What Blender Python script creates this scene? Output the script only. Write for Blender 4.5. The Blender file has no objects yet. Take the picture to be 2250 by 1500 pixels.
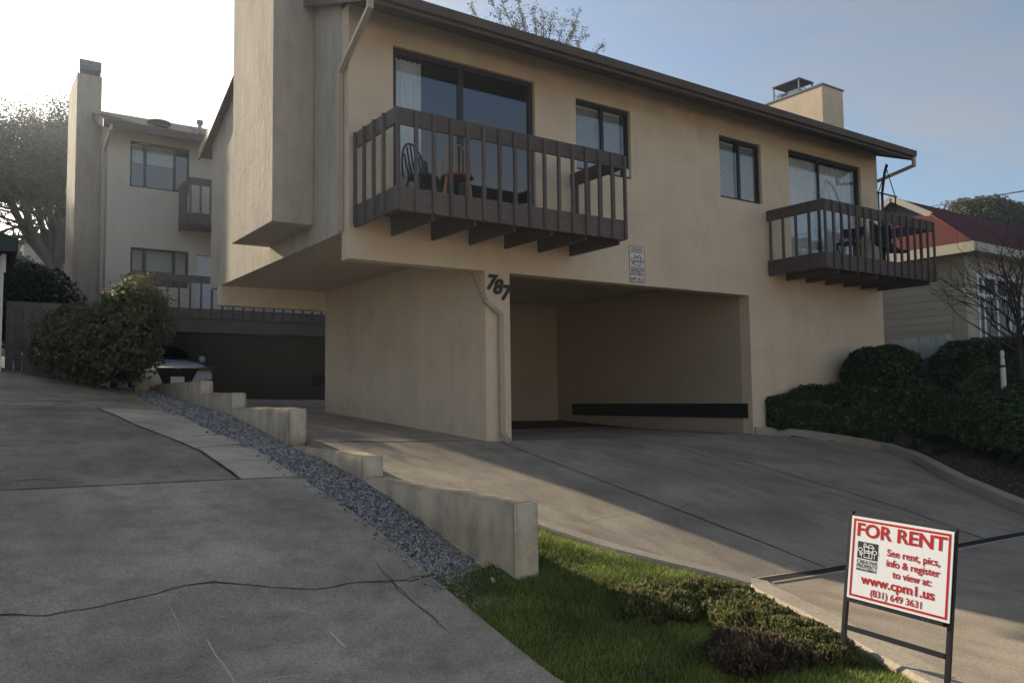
import bpy, math, random
import numpy as np
from mathutils import Vector, Matrix, noise
R_=math.radians
random.seed(7); rng=np.random.default_rng(7)
S=bpy.context.scene
C=S.collection
# ---------------------------------------------------------------- camera
F,YAW,PITCH,ROLL=1771.5,.608,.068,-.013          # measured from the facade's vanishing points (2250 px wide picture)
fw=Vector((math.sin(YAW)*math.cos(PITCH),math.cos(YAW)*math.cos(PITCH),math.sin(PITCH)))
rt0=Vector((math.cos(YAW),-math.sin(YAW),0)); up0=rt0.cross(fw)
rt=math.cos(ROLL)*rt0+math.sin(ROLL)*up0; up=-math.sin(ROLL)*rt0+math.cos(ROLL)*up0
cd=bpy.data.cameras.new('camera'); cam=bpy.data.objects.new('camera',cd); C.objects.link(cam)
cd.sensor_fit='HORIZONTAL'; cd.sensor_width=36; cd.lens=36*F/2250; cd.clip_start=.05; cd.clip_end=3000
cam.matrix_world=Matrix(((rt.x,up.x,-fw.x,0),(rt.y,up.y,-fw.y,0),(rt.z,up.z,-fw.z,0),(0,0,0,1)))
S.camera=cam                                       # eye at the origin; x along the facade, y into the lot, z up
def ray(px,py): return rt*((px-1125)/F)+up*((750-py)/F)+fw
def onX(px,py,X): r=ray(px,py); return r*(X/r.x)
def onY(px,py,Y): r=ray(px,py); return r*(Y/r.y)
def onZ(px,py,Z): r=ray(px,py); return r*(Z/r.z)
# ---------------------------------------------------------------- sky and sun
SUN=Vector((-.19,1,.39)).normalized()
w=bpy.data.worlds.new('World'); S.world=w; w.use_nodes=True
nt=w.node_tree; N=nt.nodes; L=nt.links; N.clear()
out=N.new('ShaderNodeOutputWorld'); bg=N.new('ShaderNodeBackground'); bg.inputs[1].default_value=.078
sky=N.new('ShaderNodeTexSky'); sky.sky_type='NISHITA'; sky.sun_disc=False
sky.sun_elevation=math.asin(SUN.z); sky.sun_rotation=math.atan2(SUN.x,SUN.y)
sky.air_density=1.0; sky.dust_density=1.6; sky.ozone_density=2.2
tc=N.new('ShaderNodeTexCoord'); mp=N.new('ShaderNodeMapping'); mp.inputs['Scale'].default_value=(1.2,1.2,4.0)
nz=N.new('ShaderNodeTexNoise'); nz.inputs['Scale'].default_value=2.2; nz.inputs['Detail'].default_value=7; nz.inputs['Distortion'].default_value=.6
rp=N.new('ShaderNodeMapRange'); rp.inputs[1].default_value=.40; rp.inputs[2].default_value=.64; rp.inputs[3].default_value=.0; rp.inputs[4].default_value=.6
bw=N.new('ShaderNodeRGBToBW'); mul=N.new('ShaderNodeMath'); mul.operation='MULTIPLY_ADD'; mul.inputs[1].default_value=.75; mul.inputs[2].default_value=.9
mx=N.new('ShaderNodeMix'); mx.data_type='RGBA'
L.new(tc.outputs['Generated'],mp.inputs[0]); L.new(mp.outputs[0],nz.inputs[0]); L.new(nz.outputs[0],rp.inputs[0])
L.new(sky.outputs[0],bw.inputs[0]); L.new(bw.outputs[0],mul.inputs[0])
L.new(rp.outputs[0],mx.inputs[0]); L.new(sky.outputs[0],mx.inputs[6]); L.new(mul.outputs[0],mx.inputs[7])
L.new(mx.outputs[2],bg.inputs[0]); L.new(bg.outputs[0],out.inputs[0])
sl=bpy.data.lights.new('sun','SUN'); so=bpy.data.objects.new('sun',sl); C.objects.link(so)
sl.energy=4.0; sl.angle=R_(.6); sl.color=(1,.86,.66)
so.rotation_euler=SUN.to_track_quat('Z','Y').to_euler()
S.view_settings.view_transform='Standard'; S.view_settings.look='None'; S.view_settings.exposure=1.05; S.view_settings.gamma=1
# ---------------------------------------------------------------- helpers
WO={}
def link(name,data,parent=None,loc=(0,0,0)):
    o=bpy.data.objects.new(name,data); C.objects.link(o); loc=Vector(loc)
    if parent is not None:
        o.parent=parent; o.location=loc-WO[parent.name]
    else: o.location=loc
    WO[o.name]=loc; return o
def tag(o,label,cat,group=None):
    o['label']=label; o['category']=cat
    if group: o['group']=group
    return o
def thing(name,label,cat,loc=(0,0,0),group=None): return tag(link(name,None,None,loc),label,cat,group)
def struct(o): o['kind']='structure'; return o
def stuff(o): o['kind']='stuff'; return o
class B:
    def __init__(s): s.v=[]; s.f=[]
    def add(s,vs,fs):
        n=len(s.v); s.v+= [tuple(p) for p in vs]; s.f+=[tuple(i+n for i in f) for f in fs]; return s
    def box(s,x0,x1,y0,y1,z0,z1):
        return s.add([(x0,y0,z0),(x1,y0,z0),(x1,y1,z0),(x0,y1,z0),(x0,y0,z1),(x1,y0,z1),(x1,y1,z1),(x0,y1,z1)],
            [(0,3,2,1),(4,5,6,7),(0,1,5,4),(1,2,6,5),(2,3,7,6),(3,0,4,7)])
    def bar(s,p,q,wa,wb,upv=(0,0,1)):                 # rectangular bar p->q, wa across, wb along upv
        p=Vector(p);q=Vector(q);d=(q-p).normalized();u=Vector(upv)
        a=d.cross(u)
        if a.length<1e-4: a=d.cross(Vector((0,1,0)))
        a.normalize(); b=a.cross(d); a=a*wa/2; b=b*wb/2
        return s.add([p-a-b,p+a-b,p+a+b,p-a+b,q-a-b,q+a-b,q+a+b,q-a+b],[(0,1,2,3),(7,6,5,4),(0,4,5,1),(1,5,6,2),(2,6,7,3),(3,7,4,0)])
    def tube(s,pts,rs,n=8,cap=True):
        pts=[Vector(p) for p in pts]; 
        if not hasattr(rs,'__len__'): rs=[rs]*len(pts)
        ref=None; rings=[]
        for i,p in enumerate(pts):
            d=(pts[min(i+1,len(pts)-1)]-pts[max(i-1,0)]).normalized()
            if ref is None: ref=Vector((0,0,1)) if abs(d.z)<.9 else Vector((1,0,0))
            a=d.cross(ref).normalized(); b=a.cross(d).normalized(); ref=b
            rings.append([p+(a*math.cos(t)+b*math.sin(t))*rs[i] for t in [2*math.pi*k/n for k in range(n)]])
        vs=[v for r in rings for v in r]; fs=[]
        for i in range(len(pts)-1):
            for k in range(n):
                k2=(k+1)%n; fs.append((i*n+k,i*n+k2,(i+1)*n+k2,(i+1)*n+k))
        if cap: fs.append(tuple(range(n-1,-1,-1))); fs.append(tuple((len(pts)-1)*n+k for k in range(n)))
        return s.add(vs,fs)
    def prism(s,poly,axis,a0,a1):                     # poly in the two other axes, extruded along axis
        n=len(poly)
        def P(u,v,a): return {'x':(a,u,v),'y':(u,a,v),'z':(u,v,a)}[axis]
        vs=[P(u,v,a0) for u,v in poly]+[P(u,v,a1) for u,v in poly]
        fs=[tuple(range(n)),tuple(range(2*n-1,n-1,-1))]+[(i,n+i,n+(i+1)%n,(i+1)%n) for i in range(n)]
        return s.add(vs,fs)
    def lathe(s,c,prof,n=16):                         # prof: (r,z) list
        vs=[];fs=[]
        for r,z in prof:
            vs+=[(c[0]+r*math.cos(2*math.pi*k/n),c[1]+r*math.sin(2*math.pi*k/n),c[2]+z) for k in range(n)]
        for i in range(len(prof)-1):
            for k in range(n): fs.append((i*n+k,i*n+(k+1)%n,(i+1)*n+(k+1)%n,(i+1)*n+k))
        fs+= [tuple(range(n-1,-1,-1)),tuple((len(prof)-1)*n+k for k in range(n))]
        return s.add(vs,fs)
    def xf(s,fn): s.v=[tuple(fn(Vector(p))) for p in s.v]; return s
    def mesh(s,name,mat,smooth=False):
        m=bpy.data.meshes.new(name); m.from_pydata(s.v,[],s.f); m.update()
        if mat: m.materials.append(mat)
        import bmesh
        b=bmesh.new(); b.from_mesh(m); bmesh.ops.recalc_face_normals(b,faces=b.faces); b.to_mesh(m); b.free()
        if smooth:
            for p in m.polygons: p.use_smooth=True
        return m
    def obj(s,name,mat,parent=None,loc=(0,0,0),bevel=0,smooth=False,base=None):
        # vertices are world coordinates unless loc is given (then local to loc); base = put the origin there
        if base is not None:
            bx=Vector(base); s.v=[tuple(Vector(p)-bx) for p in s.v]; loc=base
        o=link(name,s.mesh(name,mat,smooth),parent,loc)
        if bevel:
            md=o.modifiers.new('bevel','BEVEL'); md.width=bevel; md.segments=2; md.limit_method='ANGLE'
        return o
def npmesh(name,co,faces,mat,smooth=False):           # co (n,3), faces (m,k)
    m=bpy.data.meshes.new(name); k=faces.shape[1]
    m.vertices.add(len(co)); m.vertices.foreach_set('co',np.ascontiguousarray(co,dtype=np.float32).ravel())
    m.loops.add(faces.size); m.loops.foreach_set('vertex_index',np.ascontiguousarray(faces,dtype=np.int32).ravel())
    m.polygons.add(len(faces)); m.polygons.foreach_set('loop_start',np.arange(0,faces.size,k,dtype=np.int32))
    if smooth: m.polygons.foreach_set('use_smooth',np.ones(len(faces),dtype=bool))
    m.update(calc_edges=True); m.materials.append(mat); return m
def unit(n):
    v=rng.normal(size=(n,3)); return v/np.linalg.norm(v,axis=1,keepdims=True)
def leaves(name,pts,size,mat,nrm=None,aspect=.55,jit=.8,parent=None):
    n=len(pts); d=unit(n)
    if nrm is not None:
        d=d*jit+np.asarray(nrm); d/=np.linalg.norm(d,axis=1,keepdims=True)
    a=np.cross(d,unit(n)); a/=np.linalg.norm(a,axis=1,keepdims=True); b=np.cross(d,a)
    s=np.asarray(size)*rng.uniform(.6,1.3,n); a=a*s[:,None]; b=b*(s*aspect)[:,None]; h=d*(s*.18)[:,None]
    co=np.stack([pts-a,pts-b*.9+h,pts+a,pts+b*.9+h],1).reshape(-1,3)
    return link(name,npmesh(name,co,np.arange(4*n).reshape(-1,4),mat),parent)
def rough_box(name,x0,x1,y0,y1,z0,z1,mat,parent=None,cuts=8,amp=.008,bev=.03,top=None):
    import bmesh
    b=bmesh.new(); bmesh.ops.create_cube(b,size=1)
    for v in b.verts: v.co=Vector(((x0+x1)/2+v.co.x*(x1-x0),(y0+y1)/2+v.co.y*(y1-y0),(z0+z1)/2+v.co.z*(z1-z0)))
    n=max(1,int((y1-y0)/.25))
    bmesh.ops.subdivide_edges(b,edges=[e for e in b.edges if abs(e.verts[0].co.y-e.verts[1].co.y)>.5*(y1-y0)],cuts=n,use_grid_fill=True)
    bmesh.ops.bevel(b,geom=[e for e in b.edges if e.calc_face_angle(0)>.8],offset=bev,segments=2,affect='EDGES')
    bmesh.ops.triangulate(b,faces=[f for f in b.faces if len(f.verts)>4])
    bmesh.ops.subdivide_edges(b,edges=b.edges[:],cuts=2,use_grid_fill=True)
    for v in b.verts:
        p=v.co; q=noise.noise_vector(p*6)*amp+noise.noise_vector(p*1.7)*amp*1.6
        if top: p.z+= top(p.x,p.y)*max(0,(p.z-z0)/(z1-z0))
        v.co=p+q
    bmesh.ops.recalc_face_normals(b,faces=b.faces)
    m=bpy.data.meshes.new(name); b.to_mesh(m); b.free(); m.materials.append(mat)
    for p in m.polygons: p.use_smooth=True
    return link(name,m,parent)
def resample(P,n):
    P=[np.array(p,float) for p in P]; d=[0]
    for a,b in zip(P,P[1:]): d.append(d[-1]+np.linalg.norm(b-a))
    t=np.linspace(0,d[-1],n); P=np.array(P)
    return np.stack([np.interp(t,d,P[:,k]) for k in range(P.shape[1])],1)
def loft(name,A,Bq,zf,mat,parent,nu=40,nv=12,thick=.11,rough=.003):
    # a slab: top sheet between the plan polylines A and Bq with height zf, with sides
    A=resample(A,nu); Bq=resample(Bq,nu); V=[];Fc=[]
    for j in range(nv):
        t=j/(nv-1)
        for i in range(nu):
            x,y=A[i]*(1-t)+Bq[i]*t; V.append((x,y,zf(x,y)+rough*noise.noise(Vector((x*2,y*2,0)))))
    for j in range(nv-1):
        for i in range(nu-1): Fc.append((j*nu+i,j*nu+i+1,(j+1)*nu+i+1,(j+1)*nu+i))
    ring=[i for i in range(nu)]+[j*nu+nu-1 for j in range(1,nv)]+[(nv-1)*nu+i for i in range(nu-2,-1,-1)]+[j*nu for j in range(nv-2,0,-1)]
    n0=len(V); V+=[(V[i][0],V[i][1],V[i][2]-thick) for i in ring]; m=len(ring)
    for k in range(m): Fc.append((ring[k],n0+k,n0+(k+1)%m,ring[(k+1)%m]))
    b=B(); b.v=V; b.f=Fc
    o=b.obj(name,mat,parent); return o
def jag(P,amp=.02,n=40,seed=0):
    Q=resample(P,n); o=[]
    for i,(x,y) in enumerate(Q):
        o.append((x,y+amp*noise.noise(Vector((x*3,seed,0)))+amp*.6*noise.noise(Vector((x*9,seed+5,0)))))
    return o
def wall_y(b,x0,x1,z0,z1,y0,y1,holes):                 # wall in the xz plane between y0 (front) and y1, holes (xa,xb,za,zb)
    xs=sorted({x0,x1,*[h[0] for h in holes],*[h[1] for h in holes]}); zs=sorted({z0,z1,*[h[2] for h in holes],*[h[3] for h in holes]})
    xs=[x for x in xs if x0<=x<=x1]; zs=[z for z in zs if z0<=z<=z1]
    ins=lambda x,z:any(h[0]<x<h[1] and h[2]<z<h[3] for h in holes) or not(x0<x<x1 and z0<z<z1)
    for i in range(len(xs)-1):
        for j in range(len(zs)-1):
            cx=(xs[i]+xs[i+1])/2; cz=(zs[j]+zs[j+1])/2
            if ins(cx,cz): continue
            a,c,e,g=xs[i],xs[i+1],zs[j],zs[j+1]
            fs=[((a,y0,e),(c,y0,e),(c,y0,g),(a,y0,g)),((a,y1,g),(c,y1,g),(c,y1,e),(a,y1,e))]
            if i==0 or ins((xs[i-1]+a)/2,cz): fs.append(((a,y0,e),(a,y0,g),(a,y1,g),(a,y1,e)))
            if i==len(xs)-2 or ins((xs[i+2]+c)/2,cz): fs.append(((c,y0,e),(c,y1,e),(c,y1,g),(c,y0,g)))
            if j==0 or ins(cx,(zs[j-1]+e)/2): fs.append(((a,y0,e),(a,y1,e),(c,y1,e),(c,y0,e)))
            if j==len(zs)-2 or ins(cx,(zs[j+2]+g)/2): fs.append(((a,y0,g),(c,y0,g),(c,y1,g),(a,y1,g)))
            for q in fs: b.add(q,[(0,1,2,3)])
    return b
def weld(o,d=1e-4):
    import bmesh
    b=bmesh.new(); b.from_mesh(o.data); bmesh.ops.remove_doubles(b,verts=b.verts,dist=d); bmesh.ops.recalc_face_normals(b,faces=b.faces); b.to_mesh(o.data); b.free(); return o
DG=None
def text_mesh(txt,size,xf,mat,name,parent,align='CENTER',bold=0.,shear=0,depth=.0015,width=None,space=1.0):
    c=bpy.data.curves.new('txt','FONT'); c.body=txt; c.size=size; c.align_x=align; c.align_y='CENTER'; c.offset=bold*size; c.shear=shear; c.extrude=depth; c.space_character=space; c.resolution_u=4
    o=bpy.data.objects.new('txt',c); C.objects.link(o)
    dg=bpy.context.evaluated_depsgraph_get(); m=bpy.data.meshes.new_from_object(o.evaluated_get(dg))
    bpy.data.objects.remove(o); bpy.data.curves.remove(c)
    xs=[v.co.x for v in m.vertices]; k=1
    if width: k=width/(max(xs)-min(xs))
    for v in m.vertices: v.co=xf(v.co.x*k,v.co.y,v.co.z)
    m.materials.clear(); m.materials.append(mat); m.name=name
    return link(name,m,parent)
# ---------------------------------------------------------------- materials
def mat(name,col,rough=.85,spec=.25,col2=None,vs=1.5,vlo=.35,vhi=.65,bump=0,bs=60,bd=.005,col3=None,vs3=12,amt3=.3,metal=0,stretch=None,rand=0,trans=0,coat=0):
    m=bpy.data.materials.new(name); m.use_nodes=True; t=m.node_tree; n=t.nodes; l=t.links
    p=n['Principled BSDF']; p.inputs['Roughness'].default_value=rough; p.inputs['Specular IOR Level'].default_value=spec; p.inputs['Metallic'].default_value=metal
    p.inputs['Coat Weight'].default_value=coat
    g=n.new('ShaderNodeNewGeometry'); pos=g.outputs['Position']
    if stretch:
        mpn=n.new('ShaderNodeMapping'); mpn.inputs['Scale'].default_value=stretch; l.new(pos,mpn.inputs[0]); pos=mpn.outputs[0]
    c4=lambda c:(c[0],c[1],c[2],1)
    cur=None
    def noi(s,d=6):
        q=n.new('ShaderNodeTexNoise'); q.inputs['Scale'].default_value=s; q.inputs['Detail'].default_value=d; q.inputs['Roughness'].default_value=.62; l.new(pos,q.inputs[0]); return q.outputs[0]
    def rng_(src,a,b,c=0,d=1):
        q=n.new('ShaderNodeMapRange'); q.inputs[1].default_value=a; q.inputs[2].default_value=b; q.inputs[3].default_value=c; q.inputs[4].default_value=d; l.new(src,q.inputs[0]); return q.outputs[0]
    def mix(f,a,b,typ='MIX'):
        q=n.new('ShaderNodeMix'); q.data_type='RGBA'; q.blend_type=typ
        if hasattr(f,'links') or hasattr(f,'is_linked'): l.new(f,q.inputs[0])
        else: q.inputs[0].default_value=f
        for s_,k in ((a,6),(b,7)):
            if isinstance(s_,tuple): q.inputs[k].default_value=c4(s_)
            else: l.new(s_,q.inputs[k])
        return q.outputs[2]
    cur=tuple(col)
    if col2: cur=mix(rng_(noi(vs),vlo,vhi),tuple(col),tuple(col2))
    if col3: cur=mix(rng_(noi(vs3,8),.45,.7,0,amt3),cur,tuple(col3))
    if rand:
        oi=n.new('ShaderNodeObjectInfo'); hs=n.new('ShaderNodeHueSaturation'); l.new(rng_(oi.outputs['Random'],0,1,1-rand,1+rand),hs.inputs['Value'])
        if isinstance(cur,tuple): hs.inputs['Color'].default_value=c4(cur)
        else: l.new(cur,hs.inputs['Color'])
        cur=hs.outputs[0]
    if isinstance(cur,tuple): p.inputs['Base Color'].default_value=c4(cur)
    else: l.new(cur,p.inputs['Base Color'])
    if bump:
        bn=n.new('ShaderNodeBump'); bn.inputs['Strength'].default_value=bump; bn.inputs['Distance'].default_value=bd; l.new(noi(bs,5),bn.inputs['Height']); l.new(bn.outputs[0],p.inputs['Normal'])
    if trans:
        tr=n.new('ShaderNodeBsdfTranslucent'); ms=n.new('ShaderNodeMixShader'); ms.inputs[0].default_value=trans
        if isinstance(cur,tuple): tr.inputs[0].default_value=c4(cur)
        else: l.new(cur,tr.inputs[0])
        l.new(p.outputs[0],ms.inputs[1]); l.new(tr.outputs[0],ms.inputs[2]); l.new(ms.outputs[0],n['Material Output'].inputs[0])
    return m
def foliage(name,c1,c2,c3,trans=.35,vs=3.):             # colour varies leaf by leaf and clump by clump
    m=bpy.data.materials.new(name); m.use_nodes=True; t=m.node_tree; n=t.nodes; l=t.links
    p=n['Principled BSDF']; p.inputs['Roughness'].default_value=.6; p.inputs['Specular IOR Level'].default_value=.25
    g=n.new('ShaderNodeNewGeometry'); rr=n.new('ShaderNodeValToRGB'); e=rr.color_ramp.elements
    e[0].color=(*c1,1); e[1].color=(*c2,1); k=e.new(.93); k.color=(*c2,1); e[2].position=1.; e[2].color=(*c3,1); e[1].position=.8
    l.new(g.outputs['Random Per Island'],rr.inputs[0])
    q=n.new('ShaderNodeTexNoise'); q.inputs['Scale'].default_value=vs; l.new(g.outputs['Position'],q.inputs[0])
    mr=n.new('ShaderNodeMapRange'); mr.inputs[1].default_value=.3; mr.inputs[2].default_value=.7; mr.inputs[3].default_value=.6; mr.inputs[4].default_value=1.35; l.new(q.outputs[0],mr.inputs[0])
    hs=n.new('ShaderNodeHueSaturation'); l.new(mr.outputs[0],hs.inputs['Value']); l.new(rr.outputs[0],hs.inputs['Color']); l.new(hs.outputs[0],p.inputs['Base Color'])
    tr=n.new('ShaderNodeBsdfTranslucent'); l.new(hs.outputs[0],tr.inputs[0]); ms=n.new('ShaderNodeMixShader'); ms.inputs[0].default_value=trans
    l.new(p.outputs[0],ms.inputs[1]); l.new(tr.outputs[0],ms.inputs[2]); l.new(ms.outputs[0],n['Material Output'].inputs[0])
    return m
def glass(name,tint=(.55,.6,.62),ior=1.5,extra=.04):
    m=bpy.data.materials.new(name); m.use_nodes=True; t=m.node_tree; n=t.nodes; l=t.links; n.remove(n['Principled BSDF'])
    fr=n.new('ShaderNodeFresnel'); gg=n.new('ShaderNodeNewGeometry'); io=n.new('ShaderNodeMapRange'); io.inputs[3].default_value=ior; io.inputs[4].default_value=1/ior; l.new(gg.outputs['Backfacing'],io.inputs[0]); l.new(io.outputs[0],fr.inputs[0]); ad=n.new('ShaderNodeMath'); ad.inputs[1].default_value=extra; ad.use_clamp=True; l.new(fr.outputs[0],ad.inputs[0])
    tr=n.new('ShaderNodeBsdfTransparent'); tr.inputs[0].default_value=(*tint,1); gl=n.new('ShaderNodeBsdfGlossy'); gl.inputs['Roughness'].default_value=.02
    ms=n.new('ShaderNodeMixShader'); l.new(ad.outputs[0],ms.inputs[0]); l.new(tr.outputs[0],ms.inputs[1]); l.new(gl.outputs[0],ms.inputs[2]); l.new(ms.outputs[0],n['Material Output'].inputs[0])
    return m
STUC=mat('stucco_tan',(.73,.575,.41),col2=(.79,.63,.455),vs=.6,col3=(.58,.465,.34),vs3=1.6,amt3=.5,bump=.7,bs=38,bd=.012,rough=.95,spec=.1)
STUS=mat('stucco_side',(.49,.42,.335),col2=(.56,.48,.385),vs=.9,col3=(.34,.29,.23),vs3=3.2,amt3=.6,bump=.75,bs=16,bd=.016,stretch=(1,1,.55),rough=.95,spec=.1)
STUR=mat('stucco_rear',(.60,.53,.43),col2=(.65,.57,.47),vs=.5,bump=.3,bs=60,bd=.006,rough=.95,spec=.1)
CARW=mat('carport_stucco_shaded',(.46,.365,.27),col2=(.51,.41,.305),vs=.8,bump=.4,bs=90,bd=.005,rough=.95,spec=.1)  # same stucco inside the carport, shade put into the darker colour
def streak(m,lo=.84,hi=1.06):                             # faint rain streaks down a wall
    t=m.node_tree;n=t.nodes;l=t.links;p=n['Principled BSDF'];src=p.inputs['Base Color'].links[0].from_socket; g=n.new('ShaderNodeNewGeometry'); mp_=n.new('ShaderNodeMapping'); mp_.inputs['Scale'].default_value=(4.5,4.5,.30); l.new(g.outputs['Position'],mp_.inputs[0])
    q=n.new('ShaderNodeTexNoise'); q.inputs['Scale'].default_value=1.6; q.inputs['Detail'].default_value=6; l.new(mp_.outputs[0],q.inputs[0])
    mr=n.new('ShaderNodeMapRange'); mr.inputs[1].default_value=.32; mr.inputs[2].default_value=.6; mr.inputs[3].default_value=lo; mr.inputs[4].default_value=hi; l.new(q.outputs[0],mr.inputs[0])
    hs=n.new('ShaderNodeHueSaturation'); l.new(mr.outputs[0],hs.inputs['Value']); l.new(src,hs.inputs['Color']); l.new(hs.outputs[0],p.inputs['Base Color']); return m
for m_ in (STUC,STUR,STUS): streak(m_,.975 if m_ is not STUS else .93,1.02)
GREYW=mat('carport_grey',(.36,.36,.36),col2=(.42,.42,.41),vs=1.2,rough=.95)
SOFF=mat('soffit_paint',(.54,.44,.33),col2=(.58,.48,.36),vs=1.2,bump=.2,bs=40)
BROWN=mat('brown_stain',(.095,.074,.066),rough=.75,col2=(.13,.103,.092),vs=4,col3=(.20,.17,.152),vs3=22,amt3=.35,bump=.35,bs=18,bd=.002,stretch=(1,1,4),rand=.18)
BROWN2=mat('brown_fascia',(.10,.075,.062),rough=.65,col2=(.125,.095,.08),vs=2,bump=.2,bs=14,bd=.003)
DFRAME=mat('dark_frame',(.018,.022,.026),rough=.45,spec=.4)
GLASS2=glass('old_glass',(.6,.62,.62),1.3,.0); GLASS=glass('window_glass',(.90,.91,.90),1.45,.05); CARGL=glass('car_glass',(.08,.09,.1),1.5,.03)
BLIND=mat('blind',(.80,.80,.79),rough=.6); CURT=mat('curtain',(.90,.91,.92),rough=.9,col2=(.80,.81,.83),vs=2)
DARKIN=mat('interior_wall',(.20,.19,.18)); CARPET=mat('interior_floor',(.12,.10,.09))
def conc(name,lo,hi,dark,spk,bump=.5,st=(1,1,1)):           # weathered concrete: broad stains, mottling, exposed aggregate
    m=mat(name,lo,rough=.93,spec=.15,col2=hi,vs=.7,vlo=.36,vhi=.64,col3=dark,vs3=5,amt3=.55,bump=bump,bs=130,bd=.005,stretch=st)
    t=m.node_tree;n=t.nodes;l=t.links;p=n['Principled BSDF'];src=p.inputs['Base Color'].links[0].from_socket; g=n.new('ShaderNodeNewGeometry')
    for sc,a,b_,c_,d_ in ((1.1,.36,.66,.82,1.10),(60,.36,.66,1-spk*.5,1+spk*.4),(210,.38,.62,1-spk*1.5,1+spk*1.3)):
        q=n.new('ShaderNodeTexNoise'); q.inputs['Scale'].default_value=sc; q.inputs['Detail'].default_value=3; q.inputs['Distortion'].default_value=.4; l.new(g.outputs['Position'],q.inputs[0])
        mr=n.new('ShaderNodeMapRange'); mr.inputs[1].default_value=a; mr.inputs[2].default_value=b_; mr.inputs[3].default_value=c_; mr.inputs[4].default_value=d_; l.new(q.outputs[0],mr.inputs[0])
        hs=n.new('ShaderNodeHueSaturation'); l.new(mr.outputs[0],hs.inputs['Value']); l.new(src,hs.inputs['Color']); src=hs.outputs[0]
    l.new(src,p.inputs['Base Color']); return m
CONC=conc('concrete_left',(.36,.30,.222),(.50,.425,.325),(.24,.20,.15),.28)
CONC2=conc('concrete_old',(.27,.227,.168),(.40,.343,.26),(.16,.134,.10),.32,.7)
CONCP=conc('concrete_patch',(.56,.475,.355),(.66,.57,.435),(.43,.365,.275),.16)
CONCR=conc('concrete_right',(.34,.28,.205),(.44,.37,.28),(.225,.185,.137),.22,.4,(1,.4,1))
KERB=mat('kerb_concrete',(.38,.32,.24),col2=(.46,.39,.30),vs=2,col3=(.15,.13,.10),vs3=40,amt3=.5,bump=.5,bs=80,bd=.004,rough=.95)
WALLC=mat('retaining_concrete',(.53,.435,.305),col2=(.40,.33,.235),vs=2.5,col3=(.21,.175,.125),vs3=5,amt3=.5,bump=.6,bs=45,bd=.006,rough=.95,stretch=(1,1,.5))
WALLT=mat('skylit_cream',(.70,.585,.43),col2=(.60,.50,.37),vs=3,col3=(.30,.28,.25),vs3=9,amt3=.5,bump=.6,bs=50,bd=.005,rough=.95)  # cream; lighter on step ends, the sky's light put into their colour
SOIL=mat('soil',(.045,.034,.025),col2=(.07,.055,.04),vs=6,bump=.8,bs=25,bd=.02,rough=1)
GRASSB=mat('turf_soil',(.05,.07,.02),col2=(.08,.09,.03),vs=5,bump=.8,bs=30,bd=.02,rough=1)
GRAV=mat('gravel_stone',(.28,.262,.238),col2=(.41,.387,.355),vs=35,rough=.9); 
def isl(m,lo,hi):                                       # stone to stone brightness
    t=m.node_tree;n=t.nodes;l=t.links;p=n['Principled BSDF'];src=p.inputs['Base Color'].links[0].from_socket
    g=n.new('ShaderNodeNewGeometry'); mr=n.new('ShaderNodeMapRange'); mr.inputs[3].default_value=lo; mr.inputs[4].default_value=hi; l.new(g.outputs['Random Per Island'],mr.inputs[0])
    hs=n.new('ShaderNodeHueSaturation'); l.new(mr.outputs[0],hs.inputs['Value']); l.new(src,hs.inputs['Color']); l.new(hs.outputs[0],p.inputs['Base Color']); return m
isl(GRAV,.35,1.6)
WHITE=mat('white_paint',(.72,.72,.70),rough=.6); WSIGN=mat('sign_white',(.86,.86,.85),rough=.35,spec=.4); RED=mat('sign_red',(.52,.018,.014),rough=.4); BLK=mat('black_metal',(.012,.012,.014),rough=.4,spec=.5); INK=mat('sign_ink',(.03,.03,.032),rough=.5); PLUM=mat('plum_ink',(.05,.02,.03),rough=.6)
PLATE=mat('cream_plate',(.80,.73,.68),rough=.5); DIG=mat('digit_iron',(.03,.03,.032),rough=.6)
DSP=mat('downspout_paint',(.50,.42,.32),rough=.5,spec=.35,col2=(.44,.37,.28),vs=3); GALV=mat('galvanised',(.13,.15,.17),rough=.45,metal=.7,col2=(.2,.22,.24),vs=8); RUST=mat('rust',(.04,.04,.042),rough=.8)
SHING=mat('shingle_brown',(.05,.042,.038),col2=(.08,.07,.062),vs=6,bump=.6,bs=30,bd=.01,rough=.95)
BARK=mat('bark',(.10,.085,.07),col2=(.16,.14,.12),vs=4,bump=.9,bs=12,bd=.03,stretch=(1,1,.3)); TWIG=mat('twig',(.06,.048,.04),rough=.9)
LEAFD=foliage('leaf_dark',(.010,.022,.007),(.042,.072,.02),(.12,.15,.05),.2,6); LEAFH=foliage('leaf_hedge',(.014,.03,.008),(.06,.10,.025),(.16,.18,.06),.2,6)
LEAFT=foliage('leaf_tree',(.012,.026,.012),(.035,.06,.026),(.06,.085,.04),.12,.6); LEAFY=foliage('leaf_olive',(.05,.06,.02),(.10,.11,.04),(.2,.15,.07),.4,.8)
LEAFR=foliage('leaf_red',(.07,.09,.045),(.19,.21,.11),(.38,.17,.12),.45,2); HEATH=foliage('leaf_heath',(.10,.11,.04),(.20,.205,.08),(.33,.27,.14),.35,5); HEATB=foliage('leaf_heath_brown',(.085,.065,.035),(.17,.13,.08),(.28,.22,.15),.3,5)
BLADE=foliage('grass_blade',(.125,.175,.035),(.27,.335,.075),(.48,.43,.18),.45,2.5)
CORE=mat('foliage_core',(.022,.028,.013),rough=1,spec=0)  # solid core in the leaves, its inner shade put into the dark colour
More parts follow.
